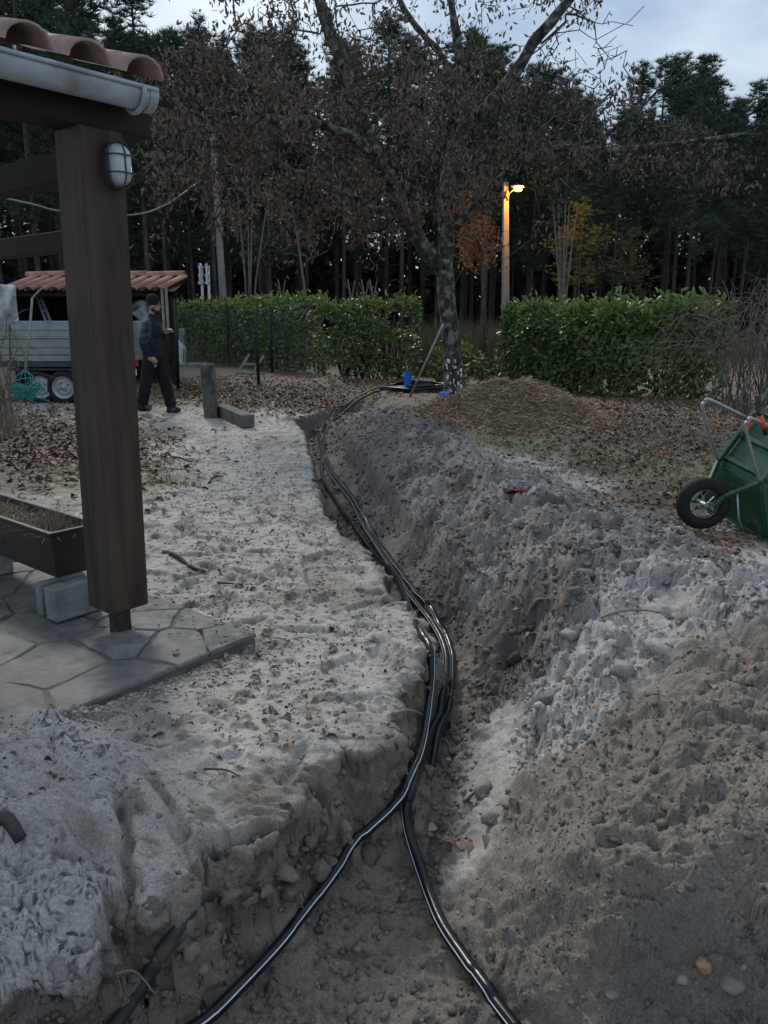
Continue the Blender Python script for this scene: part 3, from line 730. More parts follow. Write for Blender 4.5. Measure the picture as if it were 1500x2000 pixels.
def pl(r):
    q = c0 + A3*r.uniform(.03, .23) + B3*r.uniform(.03, 1.1); return (q.x, q.y, .42)
v_, f_ = blades(900, pl, .03, .10, .005, 2.2, 3, 3, .6); o = np_mesh('dry_grass', v_, f_, m_dry, planter, kind='stuff')
def pl2(r):
    q = c0 + A3*r.normal(.14, .03) + B3*r.normal(.22, .05); return (q.x, q.y, .42)
v_, f_ = blades(120, pl2, .09, .16, .004, .7, 3, 4, .6); np_mesh('dry_grass', v_, f_, m_dry, planter, kind='stuff')
bq = Vector((-1.60, 3.52, 0))
for i, (lab, sh) in enumerate((('greenish concrete block under the near end of the planter', 0), ('thin concrete slab standing behind the greenish block under the planter', .115))):
    mb = MB(); ce = bq + A3*.12 + B3*(.05 + sh); mb.box((ce.x, ce.y, .142), (.25, .098 if i == 0 else .055, .172), RH)
    o = mb.build('concrete_block', m_concrete, bevel=.008); tag(o, lab, 'block', 'blocks under the planter')
mb = MB(); ce = bq + A3*.12 + B3*1.0; mb.box((ce.x, ce.y, .142), (.25, .1, .172), RH)
o = mb.build('concrete_block', m_concrete, bevel=.008); tag(o, 'concrete block under the far left end of the planter', 'block', 'blocks under the planter')
# garden cable behind the post
m_cable = mat('grey_cable', (.16,.16,.16), (.22,.22,.21), 20, .7)
cb = spline([P(-120, 360, 8.5), P(60, 398, 9), P(112, 411, 9.3), P(240, 421, 10), P(320, 402, 12), P(392, 352, 15)], 8)
o = MB().tube(cb, .011, 5).build('overhead_cable', m_cable, smooth=True); tag(o, 'thin pale cable sagging behind the porch post towards the oak', 'cable')
# ================================================================== PIPES IN THE TRENCH
m_pipe = mat('black_pipe_plastic', (.006,.007,.009), (.014,.015,.018), 12, .24, .04, 60, spec=.30, c3=(.06,.05,.042), scale3=7, lo3=.72, hi3=.84)
m_stripe_glint = mat('pale_blue_stripe_and_glint', (.50,.56,.62), (.60,.66,.70), 20, .35)  # pipe marking, brightened so its colour also carries the sky highlight
def pipe(name, pts, r, label, angs, cat='pipe'):
    path = spline(pts, 12)
    for i_ in range(len(path)-8):
        q_ = path[i_]; q_.z = max(q_.z, float(gz(q_.x, q_.y)) + r*.55)
    zz_ = [q_.z for q_ in path]
    for i_ in range(3, len(path)-8): path[i_].z = sum(zz_[i_-3:i_+4])/7
    root = thing(name, label, cat, path[0])
    MB().tube(path, r, 14).build('tube', m_pipe, root, smooth=True)
    for an in angs:
        mb = MB(); V = []; ref = Vector((0, 0, 1)); w = .0020
        for i, p in enumerate(path):
            t_ = (path[min(i+1, len(path)-1)] - path[max(i-1, 0)]).normalized(); s_ = t_.cross(Vector((0, 0, 1))).normalized(); u_ = s_.cross(t_)
            for da in (-w/r, w/r):
                V.append(p + (s_*math.sin(an+da) + u_*math.cos(an+da))*(r + .0009))
        mb.add(V, [(2*i, 2*i+1, 2*i+3, 2*i+2) for i in range(len(path)-1)]).build('stripe_and_glint', m_stripe_glint, root)
    return root
def fl(u, v, up): return on(u, v, up)
def lay(px, r, lift=0.0):
    out_ = []
    for q in px: out_.append(on(q[0], q[1], r*.8 + (q[2] if len(q) > 2 else 0)))
    zs = [p.z for p in out_]
    for i, p in enumerate(out_): p.z = .5*zs[i] + .25*zs[max(i-1, 0)] + .25*zs[min(i+1, len(zs)-1)] + .011
    return out_
rA, rB = .021, .019
ptsA = [G(795, 757, .10), G(745, 760, .10), G(708, 776, .06), G(682, 796, -.06), G(655, 820, -.2), G(636, 836, -.27)] + lay([(622, 850), (625, 885), (650, 940), (688, 985), (706, 1020), (740, 1085), (800, 1165), (845, 1225), (868, 1275), (872, 1320), (862, 1390), (838, 1470), (806, 1540, .02), (795, 1590, .03), (797, 1640, .02), (820, 1725, .01), (860, 1812), (905, 1890), (960, 1960), (1010, 2030)], rA)
pipe('black_pipe', ptsA, rA, 'black striped water pipe running down the trench to the right foreground', (1.0,))
ptsB = [G(800, 760, .13), G(740, 757, .13), G(695, 776, .06), G(668, 798, -.08), G(645, 822, -.2)] + lay([(634, 850), (628, 900), (632, 945), (665, 1000), (700, 1045), (735, 1095), (775, 1152), (812, 1215), (838, 1265), (842, 1310), (838, 1390), (822, 1470), (790, 1548), (760, 1600, .015), (700, 1675, .035), (640, 1750, .02), (560, 1850, .01), (470, 1945), (400, 2000), (340, 2050)], rB)
pipe('black_pipe', ptsB, rB, 'black striped water pipe crossing the trench to the left foreground', (-.9,))
ptsC = []
for i_ in range(6, len(ptsA) - 7):
    t_ = (ptsA[i_+1] - ptsA[i_-1]); t_.z = 0; t_.normalize(); ptsC.append(ptsA[i_] + Vector((-t_.y, t_.x, 0))*.034)
ptsC = [G(790, 758, .09), G(742, 763, .08), G(702, 781, .03), G(675, 801, -.1), G(650, 824, -.22)] + ptsC
ptsC[-1].z -= .22
pipe('black_pipe', ptsC, .016, 'slim black pipe alongside the others, vanishing into soil where they cross', (1.1,))
# old grey duct half buried at lower left
q0, q1, q2, q3 = on(392, 1765, .0), on(345, 1838, .012), on(285, 1932, .012), on(215, 2040, .012)
m_duct = mat('dirty_duct_plastic', (.020,.022,.026), (.042,.043,.046), 8, .5, .15, 40, c3=(.14,.115,.09), scale3=7, lo3=.55, hi3=.7)
path = spline([q0 + (q0-q1)*.4 + Vector((0, 0, -.03)), q0, q1, q2, q3], 8)
dl_ = sorted(float(gz(q_.x, q_.y)) - q_.z for q_ in path[8:]); 
for q_ in path: q_.z += dl_[int(len(dl_)*.5)] + .002
o = MB().tube(path, .019, 14).build('buried_duct', m_duct, smooth=True)
tag(o, 'old dark grey duct half buried in the trench at lower left', 'duct')
# coil of spare pipe by the oak
cc = G(820, 764, 0); coil = thing('pipe_coil', 'large coil of black pipe lying at the foot of the oak', 'pipe coil', cc)
cr_ = random.Random(2)
for k, (rr, zz, dx, dy) in enumerate(((.62, .03, 0, 0), (.60, .06, .03, .02), (.55, .085, -.02, .03), (.63, .10, .01, -.03), (.58, .13, .03, 0), (.45, .05, .12, .0))):
    pts = [cc + Vector((dx + rr*math.cos(a_)*1.0, dy + rr*math.sin(a_)*1.05, zz + .02*math.sin(a_*2+k))) for a_ in np.linspace(0, 2*math.pi, 41)]
    MB().tube(pts, .024, 8, False).build('loop', m_pipe, coil, smooth=True)
m_blue = mat('blue_plastic', (.010,.13,.55), (.015,.16,.62), 10, .45)
def tubecut(name, c, r, h, M, label):
    o = MB().lathe([(r, 0), (r, h), (r*.9, h), (r*.9, 0)], 18, Matrix.Translation(c) @ M, True).build(name, m_blue, smooth=False, origin=c); return tag(o, label, 'pipe piece')
tubecut('blue_pipe_piece', G(795, 768, .0), .072, .42, Matrix.Rotation(.06, 4, 'Y'), 'short bright blue pipe piece standing upright in the pipe coil')
tubecut('blue_pipe_piece', G(859, 771, .09), .055, .15, Matrix.Rotation(math.pi/2, 4, 'Y') @ Matrix.Rotation(.2, 4, 'X'), 'short bright blue pipe piece lying beside the oak trunk')
# pole leaning on the oak
m_pole = mat('weathered_pole', (.20,.19,.16), (.32,.31,.28), 10, .7, .2, 40)
a_ = on(800, 776, .0); o = MB().tube([a_, P(866, 632, 13.98)], [.021, .018], 8).build('leaning_pole', m_pole, smooth=True); tag(o, 'thin pale pole leaning against the oak trunk', 'pole')

# ================================================================== WHEELBARROW TIPPED ON ITS NOSE
m_green = mat('green_paint', (.008,.050,.026), (.014,.072,.040), 5, .38, .08, 30, spec=.5, c3=(.13,.12,.095), scale3=8, lo3=.55, hi3=.74)
m_galv = mat('galvanised_tube', (.28,.30,.31), (.40,.42,.43), 14, .42, .05, 40, metal=.6)
m_rubber = mat('tyre_rubber', (.010,.010,.012), (.020,.020,.022), 20, .8, .3, 40)
wc = G(1368, 1030, 0); WR = .195; wc.z += WR - .012
wb = thing('wheelbarrow', 'green wheelbarrow tipped up on its front wheel at the right edge', 'wheelbarrow', (wc.x, wc.y, wc.z - WR))
E1 = Vector((.60, .06, .80)).normalized(); E3 = Vector((.66, .42, -.5)); E3 = (E3 - E1*E3.dot(E1)).normalized(); E2 = E3.cross(E1).normalized()
if E2.y < 0: E2 = -E2
def wp(a, b_, c): return wc + E1*a + E2*b_ + E3*c
WM = Matrix.Translation(wc) @ Matrix((Vector((1, 0, 0)), Vector((0, 0, 1)), Vector((.14, -1, 0)).normalized())).transposed().to_4x4()
tp = [(.128 + .052 + .055*math.cos(t_)*1.0 - .04, .045*math.sin(t_)) for t_ in np.linspace(0, 2*math.pi, 13)[:-1]]
tp = [(WR - .048 + .048*math.cos(t_), .046*math.sin(t_)) for t_ in np.linspace(0, 2*math.pi, 15)[:-1]]
wheel = MB().lathe([(.115, .022), (.115, -.022), (.104, -.022), (.104, .022)], 28, WM, True).build('wheel', m_galv, wb)
MB().lathe(tp, 40, WM, True).build('tyre', m_rubber, wheel, smooth=True)
mb = MB(); mb.lathe([(.0001, .05), (.018, .05), (.018, -.05), (.0001, -.05)], 12, WM)
mb.build('hub', m_galv, wheel)
for k in range(10):
    an = 2*math.pi*k/10; s_ = 1 if k % 2 else -1
    MB().tube([WM @ Vector((.015*math.cos(an), .015*math.sin(an), .035*s_)), WM @ Vector((.108*math.cos(an), .108*math.sin(an), .0))], .004, 5).build('spoke', m_galv, wheel)
for s_ in (-1, 1):
    pth = [wp(-.03, .075*s_, .0), wp(.12, .085*s_, .03), wp(.34, .20*s_, .085), wp(.85, .235*s_, .085), wp(1.25, .27*s_, .06)]
    mb = MB()
    for i_ in range(4): mb.beam(pth[i_], pth[i_+1], .03, .045, E3)
    mb.build('frame_tube', m_green, wb, bevel=.006)
    MB().tube([wp(1.15, .262*s_, .066), wp(1.32, .275*s_, .055)], .02, 10).build('grip', m_rubber, wb, smooth=True)
    lg = spline([wp(.36, .2*s_, .07), wp(.37, .2*s_, .0), wp(.51, .2*s_, -.41), wp(.56, .2*s_, -.45), wp(.60, .2*s_, -.41), wp(.72, .22*s_, .05)], 6)
    MB().tube(lg, .013, 8).build('leg', m_galv, wb, smooth=True)
MB().tube([wp(.0, -.10, 0), wp(.0, .10, 0)], .012, 8).build('axle', m_galv, wb)
for a in (.40, .60, .82):
    MB().beam(wp(a, -.235, .098), wp(a, .235, .098), .035, .03, E3).build('cross_bar', m_green, wb, bevel=.004)
MB().tube([wp(.2, -.13, .05), wp(.06, -.2, .16), wp(.02, -.2, .3)], .008, 6).build('brace', m_galv, wb, smooth=True)
# pressed tray
def ring(a0, a1, b0, c, n=4):
    pts = []
    for (aa, bb) in ((a0, -b0), (a1, -b0), (a1, b0), (a0, b0)): pts.append((aa, bb, c))
    return pts
lay_ = [ring(.34, .86, .20, .115), ring(.30, .90, .225, .135), ring(.06, 1.10, .33, .42), ring(.04, 1.12, .355, .425), ring(.04, 1.12, .355, .405)]
inn = [ring(.07, 1.09, .322, .42), ring(.31, .89, .215, .145)]
V = []; 
for l_ in lay_[:4]: V += [wp(*q) for q in l_]
F = [(0, 1, 2, 3)]
for r_ in range(3): F += [(r_*4+i, (r_+1)*4+i, (r_+1)*4+(i+1) % 4, r_*4+(i+1) % 4) for i in range(4)]
k0 = len(V)
for l_ in inn: V += [wp(*q) for q in l_]
F += [(12+i, k0+i, k0+(i+1) % 4, 12+(i+1) % 4) for i in range(4)] + [(k0+i, k0+4+i, k0+4+(i+1) % 4, k0+(i+1) % 4) for i in range(4)] + [(k0+7, k0+6, k0+5, k0+4)]
MB().add(V, F).build('tray', m_green, wb, bevel=.012, seg=2)
# loppers hooked on the barrow
m_orange = mat('orange_grip', (.62,.075,.025), (.70,.10,.035), 10, .4)
lp = thing('loppers', 'loppers with two orange handles hanging on the tipped wheelbarrow', 'loppers', P(1478, 800, wc.y - .30))
ly = wc.y - .30
for (p0, p1, p2) in (((1479, 802), (1470, 814), (1454, 843)), ((1481, 802), (1485, 812), (1493, 836))):
    MB().tube([P(*p1, ly), P(*p2, ly)], .017, 10).build('handle', m_orange, lp, smooth=True)
    MB().tube([P(*p2, ly), P(p2[0] - (p1[0]-p2[0])*.35, p2[1] + 14, ly)], [.018, .014], 10).build('handle_end', m_rubber, lp, smooth=True)
    MB().tube([P(*p0, ly), P(*p1, ly)], .012, 8).build('shank', m_metal_dark, lp, smooth=True)
MB().beam(P(1480, 805, ly), P(1481, 772, ly), .02, .035).build('blade', m_metal_dark, lp, bevel=.004)

# ================================================================== TIMBER SLEEPERS
m_sleeper = mat('weathered_sleeper', (.070,.062,.052), (.14,.128,.11), 7, .85, .5, 30, (1, 1, .15), c3=(.04,.035,.03), scale3=5, lo3=.5, hi3=.65)
m_sleeper2 = mat('weathered_sleeper_flat', (.070,.064,.055), (.16,.15,.135), 7, .85, .5, 30, (.2, 1, 1))
b0 = G(411, 817, 0); o = MB().beam(b0 + Vector((0, .1, -.1)), b0 + Vector((-.02, .1, .77)), .19, .17, (0, 1, 0)).build('timber_post', m_sleeper, bevel=.012)
tag(o, 'short weathered timber post standing at the end of the ground beam', 'post')
e0 = G(428, 812, 0); e1 = G(486, 836, 0); dv = (e1 - e0).normalized()
o = MB().beam(e0 + Vector((.04, .03, .085)), e1 + Vector((0, 0, .09)), .17, .17).build('timber_beam', m_sleeper2, bevel=.012); tag(o, 'short weathered timber beam lying on the sand before the post', 'beam')

# ================================================================== FENCE
m_fence = mat('dark_green_fence', (.006,.014,.012), (.010,.022,.018), 10, .55)
def fpt(u, v): return G(u, v, 0)
FP = [((348, 762), 585, None), ((505, 752), 606, None), ((632, 738), 596, None), ((532, 728), 612, None), ((447, 714), 600, None), ((362, 706), 612, None)]
fence = thing('wire_fence', 'dark green wire mesh fence on slim posts before the left hedge', 'fence', fpt(505, 752))
tops = []
for (uv, vt, _) in FP:
    b_ = fpt(*uv); t_ = P(uv[0] - 5, vt, b_.y); tops.append((b_, t_)); MB().tube([b_ - Vector((0, 0, .1)), t_], .036, 7).build('fence_post', m_fence, fence, smooth=True)
MB().tube([P(345, 650, tops[0][0].y), fpt(318, 712) + Vector((0, 0, .35))], .018, 6).build('brace', m_fence, fence, smooth=True)
MB().tube([P(326, 646, tops[0][0].y), P(333, 712, tops[0][0].y)], .018, 6).build('brace', m_fence, fence, smooth=True)
m_wire = mat('green_wire', (.010,.035,.030), (.014,.045,.038), 10, .5)
mb_v = []; mb_f = []
def wire(p, q, r=.0016):
    d_ = (q-p).normalized(); s_ = d_.cross(Vector((0, 1, .2))).normalized()*r; u_ = d_.cross(s_).normalized()*r; k = len(mb_v)
    for b_ in (p, q): mb_v.extend([tuple(b_ + s_), tuple(b_ - s_*.5 + u_*.86), tuple(b_ - s_*.5 - u_*.86)])
    mb_f.extend([(k, k+1, k+4, k+3), (k+1, k+2, k+5, k+4), (k+2, k, k+3, k+5)])
for (i, j) in ((2, 3), (3, 4), (4, 5)):
    (pa_, ta_), (pb_, tb_) = tops[i], tops[j]; n = int((pb_-pa_).length/.05)
    for k in range(n+1): t_ = k/n; wire(pa_.lerp(pb_, t_), ta_.lerp(tb_, t_) - Vector((0, 0, .06)))
    for k in range(34): t_ = k/33; wire(pa_.lerp(ta_, t_*.96), pb_.lerp(tb_, t_*.96))
np_mesh('wire_mesh', mb_v, mb_f, m_wire, fence, kind='stuff')

# ================================================================== SHED
m_dark = mat('shed_boards', (.012,.010,.009), (.024,.020,.017), 6, .9, .3, 20)
m_redtile = mat('red_clay_tile', (.27,.125,.09), (.36,.20,.15), 8, .8, .2, 40, c3=(.20,.13,.10), scale3=5, lo3=.55, hi3=.72)
SY = 16.8; sx0 = P(8, 560, SY).x; sx1 = P(332, 560, SY).x; zr = P(200, 541, SY + .9).z; ze = P(200, 568, SY).z
shed = thing('garden_shed', 'open-fronted dark shed with red tile roof behind the trailer', 'shed', ((sx0+sx1)/2, SY + 1, .12))
MB().box(((sx0+sx1)/2 - .27, SY + 2.3, 1.15), (sx1-sx0-.55, .06, 2.1)).build('back_wall', m_dark, shed)
MB().box((sx0 + .03, SY + 1.2, 1.15), (.06, 2.1, 2.1)).build('side_wall', m_dark, shed)
MB().box((sx1 - .55, SY + 1.5, 1.15), (.06, 1.5, 2.1)).build('side_wall', m_dark, shed)
for xx in (sx0 + .05, (sx0+sx1)/2, sx1 - .05): MB().box((xx, SY + .1, 1.1), (.1, .1, 2.0)).build('post', m_dark, shed)
MB().box(((sx0+sx1)/2, SY + .1, ze - .06), (sx1-sx0+.2, .1, .1)).build('eave_beam', m_dark, shed)
mb = MB(); mb.add([(sx0-.1, SY-.08, ze-.01), (sx1+.12, SY-.08, ze-.01), (sx1+.12, SY+.95, zr-.05), (sx0-.1, SY+.95, zr-.05), (sx1-.3, SY+2.4, ze), (sx0-.1, SY+2.4, ze)], [(0,1,2,3), (3,2,4,5)])
sroof = mb.build('roof', m_dark, shed)
st_me = tile_mesh('shed_tile', True, .105, .085, 1.12); st_me.materials.clear(); st_me.materials.append(m_redtile)
nt_ = int((sx1-sx0)/.27); tl_ = Matrix.Rotation(math.atan2(zr-ze-.02, 1.0), 4, 'X')
for k in range(nt_+1):
    put_tile(st_me, Vector((sx0 + .02 + k*.27, SY - .12, ze + .0)), Matrix.Rotation(-.30, 4, 'Z') @ tl_ @ Matrix.Scale(1, 4), sroof)
rt_me = tile_mesh('ridge_tile', True, .13, .12, .48); rt_me.materials.clear(); rt_me.materials.append(m_redtile)
k = 0; xx = sx0 + .1
while xx < sx1 - .1:
    put_tile(rt_me, Vector((xx + .48, SY + .93, zr + .02 + .01*(k % 2))), Matrix.Rotation(math.pi/2, 4, 'Z'), sroof, 'ridge_tile'); xx += .43; k += 1
m_white = mat('grimy_white', (.42,.44,.44), (.55,.56,.55), 6, .75, .2, 20, c3=(.25,.28,.25), scale3=4, lo3=.52, hi3=.7)
m_alu = mat('aluminium', (.42,.44,.46), (.52,.54,.56), 10, .35, metal=.7)
mb = MB()
for uu in (316, 324): mb.beam(P(uu, 560, SY - .1), P(uu + 5, 650, SY - .12), .05, .03)
o = mb.build('wooden_boards', m_pole); tag(o, 'two pale boards leaning at the right corner of the shed', 'boards')
lad = thing('ladder', 'aluminium ladder leaning inside the dark shed', 'ladder', P(90, 640, SY + .4))
for (u0, u1) in ((78, 104), (70, 94)):
    MB().beam(P(u0, 575, SY + .5), P(u1, 640, SY + .1), .05, .03).build('rail', m_alu, lad)
for t_ in (.2, .5, .8): MB().tube([P(78, 575, SY+.5).lerp(P(104, 640, SY+.1), t_), P(70, 575, SY+.5).lerp(P(94, 640, SY+.1), t_)], .012, 6).build('rung', m_alu, lad)
# white tarpaulin on a leaning frame at far left
tv = []; tf = []
for i in range(9):
    for j in range(9):
        u = -60 + i*12.2 - (0 if j else 0) - 1.0*(8-j)*(i == 8); v = 556 + j*11; q = P(u, v, 15.2 + .12*math.sin(i*1.3 + j*.8)); tv.append(q + Vector((0, 0, 0)))
for i in range(8):
    for j in range(8): tf.append((i*9+j, i*9+j+1, (i+1)*9+j+1, (i+1)*9+j))
mb = MB().add(tv, tf); o = mb.build('white_tarpaulin', m_white, smooth=True); sm = o.modifiers.new('s', 'SOLIDIFY'); sm.thickness = .012
tag(o, 'grimy white tarpaulin hung at the left end of the shed', 'tarpaulin')
# ================================================================== TRAILER
m_trl = [mat('trailer_%s' % n, c1, c2, 5, .45, .06, 20, metal=.35, c3=c3, scale3=3, lo3=.55, hi3=.75) for n, c1, c2, c3 in
         (('blue', (.20,.235,.27), (.25,.285,.32), (.15,.17,.19)), ('green', (.20,.225,.20), (.25,.275,.25), (.15,.165,.15)), ('dark', (.04,.043,.05), (.06,.063,.07), (.03,.03,.03)))]
tw = G(125, 787, 0); TY = tw.y; tx1 = P(252, 700, TY).x; tx0 = tx1 - 4.3
trailer = thing('utility_trailer', 'grey metal two-axle trailer parked before the red-roofed shed', 'trailer', (tx1 - 2, TY + .8, .12))
def tz(v): return P(140, v, TY - .06).z
bands = [(627, 645, 0, 0), (647, 658, 1, .0), (658, 661.5, 0, .03), (661.5, 679, 1, 0), (681, 693, 1, 0), (695, 706, 1, 0)]
for v0, v1, mi, pr_ in bands:
    z1, z0 = tz(v0), tz(v1); MB().box(((tx0+tx1)/2, TY - .03 - pr_/2, (z0+z1)/2), (tx1-tx0, .04 + pr_, z1-z0)).build('side_panel', m_trl[mi], trailer, bevel=.008)
    MB().box(((tx0+tx1)/2, TY + 1.63, (z0+z1)/2), (tx1-tx0, .04, z1-z0)).build('side_panel', m_trl[mi], trailer, bevel=.008)
    MB().box((tx1 + .02, TY + .8, (z0+z1)/2), (.04, 1.6, z1-z0)).build('tail_panel', m_trl[mi], trailer, bevel=.008)
MB().box(((tx0+tx1)/2, TY + .8, tz(705)), (tx1-tx0-.05, 1.58, .05)).build('bed', m_trl[2], trailer)
MB().box(((tx0+tx1)/2, TY + .0, (tz(707)+tz(717))/2), (tx1-tx0, .08, tz(707)-tz(717)-.004)).build('chassis_rail', m_trl[2], trailer)
MB().box(((tx0+tx1)/2, TY + 1.5, (tz(707)+tz(717))/2), (tx1-tx0, .08, tz(707)-tz(717)-.004)).build('chassis_rail', m_trl[2], trailer)
m_rim = mat('steel_rim', (.27,.28,.28), (.38,.39,.39), 12, .45, metal=.4)
for (uu, yo) in ((125, .02), (77, .10), (125, 1.45), (77, 1.45)):
    wx = P(uu, 757, TY).x; r_ = .275; wcn = Vector((wx, TY + yo, .12 + r_ - .01)); M_ = Matrix.Translation(wcn) @ Matrix.Rotation(math.pi/2, 4, 'X')
    wh = MB().lathe([(.0001, .055), (.035, .055), (.05, .03), (.09, .028), (.115, .045), (.13, .02), (.165, .03), (.185, .06), (.192, .06), (.192, -.06)], 30, M_).build('wheel', m_rim, trailer, smooth=True)
    MB().lathe([(.19, .065), (.215, .082), (.255, .08), (.275, .05), (.275, -.05), (.255, -.08), (.19, -.08)], 36, M_).build('tyre', m_rubber, wh, smooth=True)
    for k in range(4):
        an = k*math.pi/2 + .5; MB().ell(M_ @ Vector((.075*math.cos(an), .075*math.sin(an), .032)), (.012, .012, .012), 6, 4).build('wheel_bolt', m_metal_dark, wh)
mb = MB(); mb.box((P(100, 727, TY).x, TY + .05, tz(722)), (1.45, .16, .03)); mb.build('mudguard', m_trl[2], trailer, bevel=.006)
m_red = mat('red_lens', (.35,.02,.02), (.4,.03,.02), 10, .3)
MB().box((tx1 + .055, TY + .18, tz(712)), (.03, .2, .09)).build('tail_light', m_red, trailer, bevel=.006)
m_plate = mat('plate_white', (.6,.6,.58), (.66,.66,.63), 20, .5)
MB().box((P(255, 727, TY - .1).x, TY - .06, tz(727)), (.18, .02, .11)).build('number_plate', m_plate, trailer, bevel=.004)

# ================================================================== FISHING NET ON A POLE, WHITE BLOCK, SLAB, GATE POSTS
NYY = 11.6
m_teal = mat('teal_net', (.05,.30,.27), (.08,.38,.34), 20, .6, trans=.3)
net = thing('fishing_net', 'teal fishing net with round hoop on a pale upright pole', 'fishing net', P(50, 790, NYY))
MB().tube([P(63, 582, NYY + .1), P(57, 660, NYY + .05), P(49, 728, NYY)], [.017, .019, .021], 8).build('pole', m_pole, net, smooth=True)
MB().tube([P(63, 582, NYY+.1), P(80, 565, NYY+.1), P(98, 556, NYY+.15)], [.014, .012, .008], 6).build('pole_fork', m_pole, net, smooth=True)
hc = P(62, 752, NYY)
def hoop(c, rx, rz, tilt_, n=32): return [c + Vector((rx*math.cos(a_), tilt_*math.sin(a_), rz*math.sin(a_))) for a_ in np.linspace(0, 2*math.pi, n)]
MB().tube(hoop(P(66, 757, NYY - .03), .115, .13, .08), .008, 6, False).build('hoop', m_teal, net, smooth=True)
MB().tube(hoop(P(46, 752, NYY), .20, .09, .16), .008, 6, False).build('hoop', m_teal, net, smooth=True)
for (u, v) in ((24, 752), (36, 757), (50, 760), (64, 757), (72, 748)): MB().tube([P(49, 722, NYY), P((49+u)/2 + (u-49)*.12, 734, NYY - .05), P(u, v, NYY)], .008, 5).build('stay', m_teal, net, smooth=True)
nv = []; nf = []; NA, NB_ = 34, 16
for j in range(NB_+1):
    t_ = j/NB_; rr = (.20*math.cos(t_*1.1))*(1 + .1*math.sin(t_*9)); zc = P(46, 752, NYY).z - .20*t_
    for i in range(NA):
        a_ = 2*math.pi*i/NA; k_ = 1 + .14*math.sin(5*a_ + t_*4); nv.append((P(46, 752, NYY).x + rr*k_*math.cos(a_) + .03*t_, NYY + .8*rr*k_*math.sin(a_), zc + .03*math.sin(3*a_)))
for j in range(NB_):
    for i in range(NA):
        nf.append((j*NA+i, j*NA+(i+1) % NA, (j+1)*NA+(i+1) % NA, (j+1)*NA+i))
o = MB().add(nv, nf).build('net_bag', m_teal, net); wf = o.modifiers.new('w', 'WIREFRAME'); wf.thickness = .013; wf.use_replace = True; o['kind'] = 'stuff'
for k in range(4):
    MB().tube([P(70 + k*3, 762 + k, NYY - .02), P(80 + k*4, 780 + k*1.5, NYY - .05)], .004, 4).build('loose_cord', m_teal, net)
wy = 24.0; w0 = G(328, 712); z0w = P(340, 712, wy).z
mb = MB(); prof = [(326, 718), (357, 718), (357, 681), (342, 665), (330, 657), (326, 658)]
f0 = [P(u, v, wy) for u, v in prof]; f1 = [q + Vector((.04, .32, 0)) for q in f0]; n = len(prof)
mb.add(f0 + f1, [tuple(range(n))[::-1], tuple(range(n, 2*n))] + [(i, (i+1) % n, n + (i+1) % n, n+i) for i in range(n)])
o = mb.build('white_block', m_white, bevel=.01); tag(o, 'white painted block with sloping top behind the walking person', 'block')
q = G(375, 715, 0); mb = MB().box((P(372, 714, q.y).x, q.y, q.z + .03), (.95, 1.1, .12)); o = mb.build('concrete_slab', m_concrete, bevel=.012); tag(o, 'flat concrete slab on the ground beside the white block', 'slab')
o = MB().beam(P(357, 716, 25), P(356, 642, 25), .17, .17, (0, 1, 0)).build('concrete_post', m_concrete, bevel=.01); tag(o, 'grey concrete post standing behind the white block', 'post')
for (u0, u1, lab) in ((397, 394, 'left of the two white metal posts rising behind the hedge'), (409, 407, 'right of the two white metal posts rising behind the hedge')):
    gp = thing('white_post', lab, 'post', P(u0, 640, 28.5), 'white posts behind the hedge')
    MB().tube([P(u0 + 2, 705, 28.5), P(u1, 519, 28.5)], .048, 8).build('shaft', m_white, gp, smooth=True)
    MB().tube([P(u1 - 4, 514, 28.4), P(u1 - 3, 556, 28.4)], .04, 6).build('hinge_bar', m_white, gp)
    for v in (522, 538, 552): MB().box(P(u1 - 2, v, 28.42), (.18, .08, .07)).build('hinge', m_galv, gp)
# wooden trestle lying by the fence
tr = thing('wooden_trestle', 'small grey wooden trestle tipped over by the wire fence', 'trestle', G(485, 735))
for (p, q) in (((461, 733), (487, 692)), ((489, 735), (515, 695)), ((460, 729), (518, 731)), ((476, 711), (504, 712))):
    yy = G(485, 735).y; MB().beam(P(*p, yy), P(*q, yy + (.25 if q[1] < 705 else 0)), .055, .04, (0, 1, 0)).build('bar', m_pole, tr, bevel=.004)

# ================================================================== UTILITY POLES AND STREET LAMP
m_cpole = mat('grey_pole_concrete', (.13,.13,.125), (.20,.195,.185), 5, .85, .25, 30, (1, 1, .3))
LY = 29.0
sl_ = thing('street_lamp', 'lit orange street lamp on a concrete pole behind the hedge', 'street lamp', P(987, 690, LY))
MB().beam(P(987, 692, LY), P(987.5, 356, LY), .30, .26, (0, 1, 0), .19, .17).build('pole', m_cpole, sl_, bevel=.03)
lh = P(1010, 369, LY - .3)
MB().tube(spline([P(992, 392, LY - .1), P(994, 380, LY - .2), P(1000, 373, LY - .28), lh], 6), .022, 6).build('arm', m_galv, sl_, smooth=True)
MB().ell(lh + Vector((.02, 0, .07)), (.26, .13, .06), 12, 6).build('hood', m_galv, sl_, smooth=True)
m_bulb = bpy.data.materials.new('sodium_bulb'); m_bulb.use_nodes = True; bb = m_bulb.node_tree.nodes['Principled BSDF']
bb.inputs['Base Color'].default_value = (1, .55, .15, 1); bb.inputs['Emission Color'].default_value = (1, .42, .07, 1); bb.inputs['Emission Strength'].default_value = 4
MB().ell(lh + Vector((.03, 0, -.02)), (.15, .1, .07), 12, 6).build('bulb', m_bulb, sl_, smooth=True)
pl_ = bpy.data.lights.new('street_lamp_light', 'POINT'); pl_.energy = 360; pl_.color = (1, .40, .06); pl_.shadow_soft_size = .12
pl_.specular_factor = .15
plo = bpy.data.objects.new('street_lamp_light', pl_); C.objects.link(plo); plo.location = lh + Vector((.25, -.45, -.16))
LYp = 31.0
